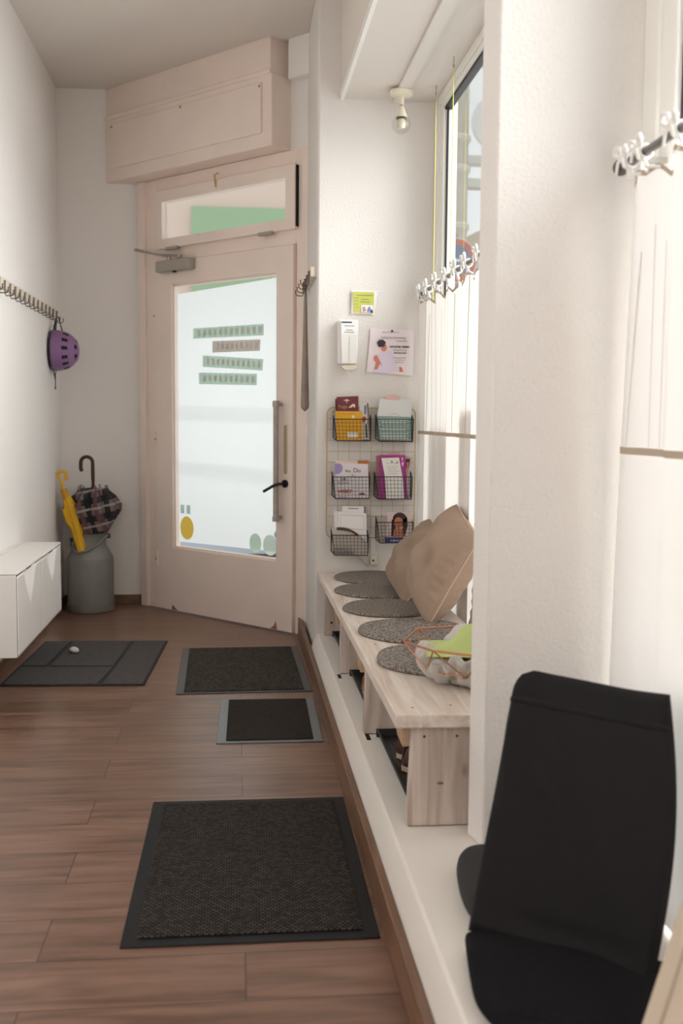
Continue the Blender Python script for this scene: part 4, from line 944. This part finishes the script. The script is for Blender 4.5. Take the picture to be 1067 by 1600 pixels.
# ------------------------------------------------------------------ mats on the floor
BORD = mat('black_rubber_border', (24, 25, 27), .6, spec=.3); BORDG = mat('grey_rubber_border', (112, 118, 122), .4)
def floor_mat_obj(cx, cy, w, l, rot, bw, lab, pile_mt, bmt, bx=None, by=None):
    root = thing('door_mat', (cx, cy, 0), lab, 'mat'); root.rotation_euler = (0, 0, rot); root['_b'] = (0, 0, 0)
    bx = bx or bw; by = by or bw
    q = MB(); q.box(-w/2, w/2, -l/2, l/2, .0004, .0045); q.build('border', bmt, root, bevel=.002)
    q = MB(); q.box(-w/2+bx, w/2-bx, -l/2+by, l/2-by, .0045, .0095); q.build('pile', pile_mt, root, bevel=.003)
    return root
PA = weave_mat('charcoal_chevron_pile', (92, 85, 80), (60, 56, 53), .014, .0085, .006, (20, 19, 19), .35, .28)
PB = weave_mat('charcoal_ribbed_pile', (102, 95, 86), (70, 65, 59), .014, .020, .005, (34, 32, 31), .3, .26)
PCm = weave_mat('dark_brown_pile', (50, 45, 42), (62, 56, 50), .012, .012, .004, (28, 26, 25), .5)
floor_mat_obj(.0374, 2.7395, .60, .90, -.0068, .035, 'large black entrance mat nearest the camera', PA, BORD)
floor_mat_obj(.0297, 4.925, .60, .90, .0165, .03, 'dark ribbed entrance mat in front of the glazed door', PB, mat('dark_grey_rubber_border', (78, 81, 83), .45), bx=.035, by=.02)
floor_mat_obj(.1297, 4.064, .40, .60, -.0133, .03, 'small dark brown mat with grey rubber edges', PCm, BORDG, bx=.036, by=.022)
pm = thing('patterned_mat', (-.7, 5.1, 0), 'large grey carpet mat divided by black lines beside white cabinet', 'mat')
q = MB(); q.slab([(-1.06, 4.665, .0004), (-.412, 4.633, .0004), (-.366, 5.558, .0004), (-1.02, 5.588, .0004)], (0, 0, .004)); q.build('backing', mat('black_line_backing', (26, 25, 26), .8), pm, bevel=.002)
GRC = felt_mat('grey_carpet', (74, 71, 71), (92, 89, 88), 180)
def pnl(pts):
    q = MB(); q.slab([(x, y, .0044) for x, y in pts], (0, 0, .0035)); q.build('carpet_panel', GRC, pm, bevel=.0015)
pnl([(-1.045, 4.675), (-.625, 4.655), (-.592, 4.975), (-1.032, 5.005)])
pnl([(-1.03, 5.028), (-.918, 5.02), (-.892, 5.572), (-1.012, 5.577)])
pnl([(-.893, 5.018), (-.592, 4.998), (-.563, 5.553), (-.868, 5.57)])
pnl([(-.602, 4.652), (-.422, 4.643), (-.377, 5.548), (-.540, 5.555)])
q = MB(); q.ball((-.823, 5.285, .0230), .022, 14, 10, sc=(1.15, .9, .75), T=lambda v: v+v.normalized()*mnoise.noise(v*40)*.006)
tag(q.build('pebble', mat('pale_stone_pebble', (214, 206, 196), .8, bump=(40, .4, .003)), smooth=50), 'small pale stone lying on the patterned grey mat', 'stone')

# ------------------------------------------------------------------ shoe cabinets on the left wall
def cabinet(y0, y1, lab):
    x0, x1, z0, z1 = XL, -.90, .208, .566
    c = thing('shoe_cabinet', ((x0+x1)/2, (y0+y1)/2, z0), lab, 'cabinet', 'white wall-hung shoe cabinets')
    q = MB(); q.box(x0, x1-.003, y0, y0+.004, z0, z1-.012); q.box(x0, x1-.003, y1-.004, y1, z0, z1-.012); q.box(x0, x1-.016, y0+.012, y1-.012, z0, z0+.012); q.box(x0, x0+.01, y0+.012, y1-.012, z0+.012, z1-.012)
    q.build('body', CAB, c, bevel=.002)
    BX(x0, x1+.003, y0, y1, z1-.012, z1).build('top_panel', CAB, c, bevel=.004)
    BX(x0, x0+.02, y0+.03, y1-.03, z1, z1+.008).build('back_lip', CAB, c, bevel=.003)
    def fn(u, v):
        a = 2*u-1; z = z0+.004+(z1-.020-z0)*v; y = y0+.004+(y1-y0-.008)*u
        s_ = max(0, (v-.52)/.48); wdt = .50*s_**.9
        d = .042*s_**1.3*max(0, math.cos(min(1, abs(a)/(wdt+.001))*math.pi/2))**.8 if s_ > 0 else 0
        return Vector((x1-d, y, z))
    q = MB(); q.grid(fn, 40, 30); f = q.build('flap_door', CAB, c, smooth=40, solid=.004)
    BX(x1-.038, x1-.012, (y0+y1)/2+.02, (y0+y1)/2+.13, z1-.026, z1-.0125).build('handle_recess', DARK, f)
    return c
cb = cabinet(4.322, 4.855, 'white wall-hung shoe cabinet nearer to the camera')
cabinet(4.858, 5.391, 'white wall-hung shoe cabinet next to the milk can')

# coat rack on left wall
def rack(name, y0, y1, z0, z1, xw, sgn, n, lab, yfirst, ystep, dd=.018):
    r = thing(name, (xw, (y0+y1)/2, z0), lab, 'coat rack')
    BX(min(xw, xw+sgn*dd), max(xw, xw+sgn*dd), y0, y1, z0, z1).build('board', HOOKB, r, bevel=.003)
    HKM = mat('dark_steel_hook', (96, 84, 76), .4, .6)
    for i in range(n):
        y = yfirst+i*ystep; x = xw+sgn*(dd+.004)
        q = MB(); q.tube([(x, y, z0+.035), (x, y, z0-.028), (x+sgn*.006, y, z0-.036), (x+sgn*.032, y, z0-.034), (x+sgn*.040, y, z0-.026), (x+sgn*.040, y, z0-.012), (x+sgn*.040, y, z0-.008)], [.006, .0028, .0028, .0028, .0028, .0028, .0045], 6)
        q.build('hook', HKM, r)
    return r
rack('coat_rack', 2.2, 6.62, 1.808, 1.856, XL, 1, 36, 'long cream board with steel hooks on the left wall', 2.35, .1175)
rack('coat_rack', 5.0, 5.60, 1.885, 1.932, .385, -1, 4, 'short cream hook rack beside the glazed door', 5.07, .14, .028)
# shoehorn hanging on the short rack
sh = thing('shoehorn', (.355, 5.2, 1.24), 'long grey shoehorn hanging from the short rack by the door', 'shoehorn')
def shf(u, v):
    z = 1.245+.60*v; w = .006+.017*(1-v)**1.2
    if v < .06: w *= math.sqrt(max(0, 1-((.06-v)/.06)**2))*.95+.05
    a = (u-.5)*math.pi
    return Vector((.352-.0+.012*(1-math.cos(a))*(1-v*.5), 5.19+.03*v*0+w*math.sin(a)*2.2*.5+.03*(1-v), z))
q = MB()
def shf2(u, v):
    z = 1.245+.59*v; w = .007+.018*(1-v)**1.1
    if v < .06: w *= math.sqrt(max(0, 1-((.06-v)/.06)**2))*.97+.03
    a = (u-.5)*2.2
    return Vector((.346+w*math.sin(a)*.95, 5.21-.012*math.cos(a), z))
q.grid(shf2, 9, 40); q.build('blade', mat('grey_horn', (138, 124, 112), .35, .3, var=(12, .15)), sh, smooth=80, solid=.003)
q = MB(); q.tube([(.346, 5.20, 1.82), (.342, 5.205, 1.86), (.346, 5.21, 1.875), (.35, 5.205, 1.86), (.346, 5.20, 1.82)], .002, 6); q.build('hanging_loop', BLK, sh)
# light switch
a = onX(477, 681, .385); q = BX(.379, .3855, 5.52, 5.60, 1.09, 1.17); sw = q.build('light_switch', PLAST, bevel=.003); tag(sw, 'white light switch on the narrow wall right of the door', 'switch')
BX(.375, .379, 5.535, 5.585, 1.105, 1.155).build('rocker', PLAST, sw, bevel=.002)

# ------------------------------------------------------------------ helmet
he = thing('helmet', (-1.02, 6.42, 1.6), 'purple child bicycle helmet hanging on the left wall hooks', 'helmet')
HC = Vector((-1.082, 6.36, 1.600)); HP = mat('purple_helmet_shell', (142, 104, 150), .4)
def hshell(th, ph, k=1.0):   # ph 0 at crown (+x) .. 90 at rim; opening faces the wall
    return HC+Vector((.148*max(0, math.cos(ph))**.8 if ph < 1.57 else 0, .135*math.sin(ph)*math.cos(th), .118*math.sin(ph)*math.sin(th)))*k
q = MB(); q.grid(lambda u, v: hshell(2*math.pi*u, R(1+93*v)), 40, 18, cu=True); q.build('shell', HP, he, smooth=180, solid=.006)
q = MB(); q.tube([hshell(2*math.pi*k/40, R(94), .99) for k in range(40)], .006, 6, closed=True); q.build('rim', mat('helmet_dark_trim', (48, 42, 54), .5), he)
def vent(th, ph, dth, dph):
    def fn(u, v): return hshell(th+dth*(u-.5), ph+dph*(v-.5), 1.027)
    q = MB(); q.grid(fn, 5, 5); q.build('vent', DARK, he, smooth=180)
for th in (62, 36, 10, -16, -42, -66, 90, 120, -95, 150, 180, -150, -122):
    vent(R(th-90+ -0), R(62), R(11), R(15))
for k in range(6): vent(R(60*k-80), R(27), R(26), R(12))
q = MB()
q.tube([(-1.075, 6.33, 1.70), (-1.066, 6.335, 1.76), (-1.058, 6.35, 1.795), (-1.052, 6.365, 1.80), (-1.05, 6.38, 1.79), (-1.04, 6.39, 1.74), (-1.03, 6.38, 1.71)], .0035, 6)
q.tube([(-1.07, 6.34, 1.69), (-1.069, 6.345, 1.74), (-1.062, 6.355, 1.785)], [.011, .010, .006], 6)
q.tube([(-1.075, 6.32, 1.49), (-1.072, 6.31, 1.46), (-1.065, 6.31, 1.42), (-1.067, 6.31, 1.385), (-1.066, 6.31, 1.37)], [.003, .004, .003, .003, .006], 6)
q.tube([(-1.065, 6.35, 1.49), (-1.069, 6.33, 1.455), (-1.066, 6.312, 1.425)], .003, 6)
q.build('chin_strap', BLK, he)

# ------------------------------------------------------------------ milk can with umbrellas
CN = Vector((-.905, 6.515, 0)); CANM = mat('grey_milk_can', (128, 127, 122), .5, .15, var=(9, .05))
mc = thing('milk_can', CN, 'grey metal milk can used as umbrella stand in the corner', 'milk can')
q = MB(); n = 44
q.lathe([(.138, 0), (.145, .004), (.147, .02), (.147, .042), (.142, .046), (.142, .33), (.137, .345), (.110, .392), (.099, .41), (.097, .42), (.099, .46), (.106, .482), (.108, .488), (.101, .488), (.092, .47), (.090, .41), (.10, .39), (.13, .33), (.13, .02)], CN, n); q.build('body', CANM, mc, smooth=50)
q = MB(); q.lathe([(.1445, .046), (.1465, .050), (.1445, .056)], CN, n); q.build('base_ring', CANM, mc)
q = MB(); q.tube([CN+Vector(p) for p in ((-.115, -.01, .44), (-.112, -.05, .40), (-.06, -.115, .375), (.0, -.13, .388), (.06, -.115, .425), (.105, -.06, .475), (.114, -.01, .47))], .0075, 8); q.build('bail_handle', CANM, mc, smooth=60)
q = MB(); q.box(-.122, -.104, -.02, .01, .43, .455, T=lambda v: v+CN); q.box(.104, .124, -.02, .01, .455, .482, T=lambda v: v+CN); q.build('handle_lug', mat('dark_rust', (58, 44, 38), .7), mc, bevel=.003)

def plaid_mat():
    m = bpy.data.materials.new('grey_plaid_fabric'); m.use_nodes = True; nt = m.node_tree; N = nt.nodes; L = nt.links
    b = N['Principled BSDF']; tc = N.new('ShaderNodeTexCoord'); mp = N.new('ShaderNodeMapping'); mp.inputs['Rotation'].default_value = (0, R(12), R(8)); L.new(tc.outputs['Object'], mp.inputs[0])
    col = None
    base = N.new('ShaderNodeRGB'); base.outputs[0].default_value = (*lin((122, 110, 106)), 1); prev = base.outputs[0]
    for d, sc_, ph, c_, lo, hi in (('X', 3.2, 0, (34, 32, 36), .90, .95), ('Z', 2.9, .6, (34, 32, 36), .90, .95), ('X', 3.2, 1.1, (34, 32, 36), .92, .96), ('Z', 2.9, 1.7, (34, 32, 36), .92, .96), ('X', 3.2, 3.4, (104, 74, 76), .7, .95), ('Z', 2.9, 3.9, (166, 156, 150), .95, .98)):
        w = N.new('ShaderNodeTexWave'); w.bands_direction = d; w.inputs['Scale'].default_value = sc_; w.inputs['Phase Offset'].default_value = ph; L.new(mp.outputs[0], w.inputs[0])
        rp = N.new('ShaderNodeValToRGB'); rp.color_ramp.elements[0].position = lo; rp.color_ramp.elements[1].position = hi; L.new(w.outputs['Fac'], rp.inputs[0])
        mx = N.new('ShaderNodeMix'); mx.data_type = 'RGBA'; L.new(rp.outputs[0], mx.inputs[0]); L.new(prev, mx.inputs[6]); mx.inputs[7].default_value = (*lin(c_), 1); prev = mx.outputs[2]
    L.new(prev, b.inputs['Base Color']); b.inputs['Roughness'].default_value = .85; return m
PLAID = plaid_mat()
um = thing('umbrella', CN+Vector((.0, 0, .1)), 'half-open grey plaid umbrella with curved brown handle in milk can', 'umbrella')
UC = CN+Vector((.022, 0, 0))
def lobes(t, i):
    k = (.02, .08, .24, .34, .45, .55, .62)[min(i, 6)]
    return 1-k*(.5+.5*math.cos(8*t+.6))*1.0 + (.05*math.sin(3*t) if i > 2 else 0)
q = MB()
prof = [(.055, .30), (.078, .47), (.118, .54), (.168, .625), (.172, .665), (.135, .72), (.080, .765)]
prof = [(r_, z_) for r_, z_ in prof]
q.lathe(prof, UC, 64, rf=lobes); q.f = q.f[:-1]   # open at the top
q.build('canopy', PLAID, um, smooth=50, solid=.002)
q = MB()
for k in range(8):
    a = (k+.5)*math.pi/4-.075+.12*math.sin(k*2.1)
    q.tube([UC+Vector((.168*math.cos(a), .168*math.sin(a), .66)), UC+Vector((.10*math.cos(a), .10*math.sin(a), .745)), UC+Vector((.083*math.cos(a), .083*math.sin(a), .785))], [.0025, .003, .0035], 6)
q.build('rib_tips', mat('dark_rib', (48, 42, 42), .5), um)
q = MB(); q.tube([UC+Vector((.015, 0, .2)), UC+Vector((.0, 0, .78))], .005, 8); q.build('shaft', BLK, um)
BRH = mat('dark_brown_varnished_wood', (70, 36, 26), .3)
hp = UC+Vector((-.036, 0, .925))
q = MB(); P = [UC+Vector((.002, 0, .77)), UC+Vector((0, 0, .84))]+arc(hp, .036, 0, 180, 12)+[hp+Vector((-.037, 0, -.035)), hp+Vector((-.030, 0, -.055))]
q.tube(P, [.009, .012]+[.0115]*12+[.012, .011], 10); q.build('handle', BRH, um)
YU = mat('yellow_umbrella_fabric', (232, 178, 22), .55)
yu = thing('umbrella', CN+Vector((-.05, -.05, .1)), 'folded bright yellow umbrella leaning in milk can', 'umbrella')
b0 = onY(124, 845, 6.42); b1 = onY(115, 808, 6.42); b2 = onY(105, 778, 6.44); b3 = onY(99, 764, 6.44); b4 = onY(91.5, 741, 6.45)
lo = b0+(b0-b1)*2.2
q = MB(); ax_ = [lo, b0, b0.lerp(b1, .55), b1, b1.lerp(b2, .5), b2, b3]
q.tube(ax_, [.012, .026, .030, .038, .036, .022, .010], 16); 
for i, v in enumerate(q.v):
    k = i % 16; j = i//16
    if 0 < j < 6: q.v[i] = tuple(Vector(v)+(Vector(v)-ax_[j])*(.16*(-1)**k*.8))
q.build('canopy', YU, yu, smooth=50)
q = MB(); q.tube([b1+Vector((-.045, -.01, .035)), b1+Vector((-.055, -.01, .05)), b1+Vector((-.03, -.015, -.03)), b1+Vector((.0, -.03, -.075))], [.003, .014, .014, .004], 8); q.build('closing_flap', YU, yu, smooth=60)
q = MB(); q.tube([b2+Vector((0, 0, -.01)), b3], [.024, .020], 12); q.build('collar', mat('yellow_ferrule', (206, 146, 20), .5), yu)
hc = onY(97.5, 742, 6.45); r_ = (hc-b4).length*.9
q = MB(); P = [b3, b3.lerp(b4, .5)]+arc(hc+Vector((-.002, 0, 0)), .024, 195, 10, 12)+[onY(104, 751, 6.45)]
q.tube(P, [.0095]*len(P), 10); q.build('handle', YU, yu)

# ------------------------------------------------------------------ floor chairs on the ledge
BF = felt_mat('black_fabric', (22, 22, 24), (30, 30, 32), 260); BF2 = mat('black_canvas', (24, 23, 24), .8, bump=(500, .3, .0006), spec=.25, sheen=.05)
fc = thing('floor_chair', (.62, 1.8, .158), 'black fabric floor chair with tall backrest standing on the ledge', 'floor chair')
A0 = Vector((.462, 1.938, .195)); B0 = Vector((.755, 1.725, .178)); A1 = Vector((.592, 2.10, .688)); B1 = Vector((.838, 1.905, .678))
Nb = ((B0-A0).cross(A1-A0)).normalized()
if Nb.y > 0: Nb = -Nb
def back(u, v, side):
    L_ = A0.lerp(A1, v); R_ = B0.lerp(B1, v)+Vector((.024, -.016, 0))*math.sin(v*math.pi*.9); 
    # round top-left corner
    p = L_.lerp(R_, u)
    cr = .10
    if v > 1-cr:
        w_ = (v-(1-cr))/cr; inset = .042*(1-math.sqrt(max(0, 1-w_*w_)))/.333
        uu = inset+(1-inset)*u if True else u; p = L_.lerp(R_, uu)
    edge = min(1, min(u, 1-u, v*1.0, (1-v))*22); th_ = .017*math.sqrt(max(0, edge*(2-edge)))
    wr = .006*math.sin(7*(u*1.0+v*.8)-.4)*math.sin(math.pi*u)+.0045*math.sin(4.5*(u*1.5+v*1.2)+1.2)+.003*math.exp(-((u+v-1.05)/.06)**2)+.003*math.exp(-((u*.8+v-.78)/.05)**2)
    if v < .12: wr += .007*math.sin(v/.12*math.pi*2)*math.sin(u*3)
    bow = -.02*math.sin(u*math.pi)
    return p+Nb*(side*th_+wr+bow)
q = MB(); q.grid(lambda u, v: back(u, v, 1), 40, 44); q.grid(lambda u, v: back(u, v, -1), 40, 44); q.build('backrest', BF2, fc, smooth=180)
q = MB(); q.grid(lambda u, v: back(.002+.996*u, .862+.022*v, 1)+Nb*.0035*math.sin(v*math.pi), 40, 5); q.build('hem_seam', BF2, fc, smooth=180)
seat = [(.458, 1.965), (.440, 1.86), (.424, 1.75), (.424, 1.70), (.436, 1.655), (.462, 1.625), (.50, 1.608), (.62, 1.56), (.76, 1.50), (.82, 1.49), (.85, 1.56), (.86, 1.70), (.83, 1.78)]
def padmesh(poly, z0, z1, rr=.018):
    c = Vector((sum(p[0] for p in poly)/len(poly), sum(p[1] for p in poly)/len(poly), 0)); q = MB(); rings = []
    # smooth the outline by Chaikin
    P = [Vector((x, y, 0)) for x, y in poly]
    for _ in range(2):
        Q = []
        for i in range(len(P)): a, b = P[i], P[(i+1) % len(P)]; Q += [a.lerp(b, .25), a.lerp(b, .75)]
        P = Q
    hh = (z1-z0)/2; lv_ = []
    for a in (-90, -60, -30, 0, 30, 60, 90): lv_.append((rr*(1-math.cos(R(a))), z0+hh+hh*math.sin(R(a))))
    lv_ += [(rr*3, z1+.004), (rr*6, z1+.005)]
    vs = []; n_ = len(P)
    for ins, z in lv_:
        for p in P: d = (c-p); vs.append(p+d.normalized()*min(ins, d.length*.9)+Vector((0, 0, z)))
    fs = [(j*n_+i, j*n_+(i+1) % n_, (j+1)*n_+(i+1) % n_, (j+1)*n_+i) for j in range(len(lv_)-1) for i in range(n_)]
    fs += [tuple(range(n_))[::-1], tuple((len(lv_)-1)*n_+i for i in range(n_))]
    q.add(vs, fs); return q
padmesh(seat, .1595, .205).build('seat', BF, fc, smooth=60)
back2 = [(.486, 2.02), (.484, 2.12), (.497, 2.22), (.515, 2.29), (.545, 2.333), (.60, 2.345), (.78, 2.30), (.84, 2.22), (.84, 2.10), (.74, 2.02), (.62, 2.01), (.54, 2.0)]
o = padmesh(back2, .1595, .205).build('floor_cushion', mat('charcoal_canvas', (44, 43, 44), .85, bump=(300, .4, .001)), smooth=60)
tag(o, 'dark grey floor cushion lying behind the black floor chair', 'cushion')

# cream floor chair at the right edge
CF = mat('cream_canvas', (196, 180, 162), .85, bump=(200, .3, .001)); 
g0_ = onZ(958, 1738, .20); g1_ = onY(1082, 1359, g0_.y+.20)
Xd = Vector((.95, -.30, 0)).normalized(); up_ = (g1_-g0_)
def cream(u, v, side):
    p = g0_+up_*v+Xd*(.34*u); n_ = Xd.cross(up_).normalized()
    if n_.y > 0: n_ = -n_
    e = min(1, min(u, 1-u, v, 1-v)*16); th_ = .018*math.sqrt(max(0, e*(2-e)))
    return p+n_*(side*th_+.003*math.sin(6*v+4*u))
cc = thing('floor_chair', (g0_.x+.15, g0_.y, .158), 'cream canvas floor chair cut off at lower right corner', 'floor chair')
q = MB(); q.grid(lambda u, v: cream(u, v, 1), 26, 30); q.grid(lambda u, v: cream(u, v, -1), 26, 30); q.build('backrest', CF, cc, smooth=180)
q = MB(); q.tube([cream(.075, .02+.96*k/20, 1) for k in range(21)], .003, 6); q.build('seam', mat('cream_seam', (170, 154, 138), .9), cc)
padmesh([(g0_.x, g0_.y+.03), (g0_.x-.02, g0_.y-.2), (g0_.x+.05, g0_.y-.3), (g0_.x+.3, g0_.y-.35), (g0_.x+.36, g0_.y-.1), (g0_.x+.35, g0_.y-.06)], .1595, .205).build('seat', CF, cc, smooth=60)

for o in bpy.data.objects:
    if '_b' in o: del o['_b']
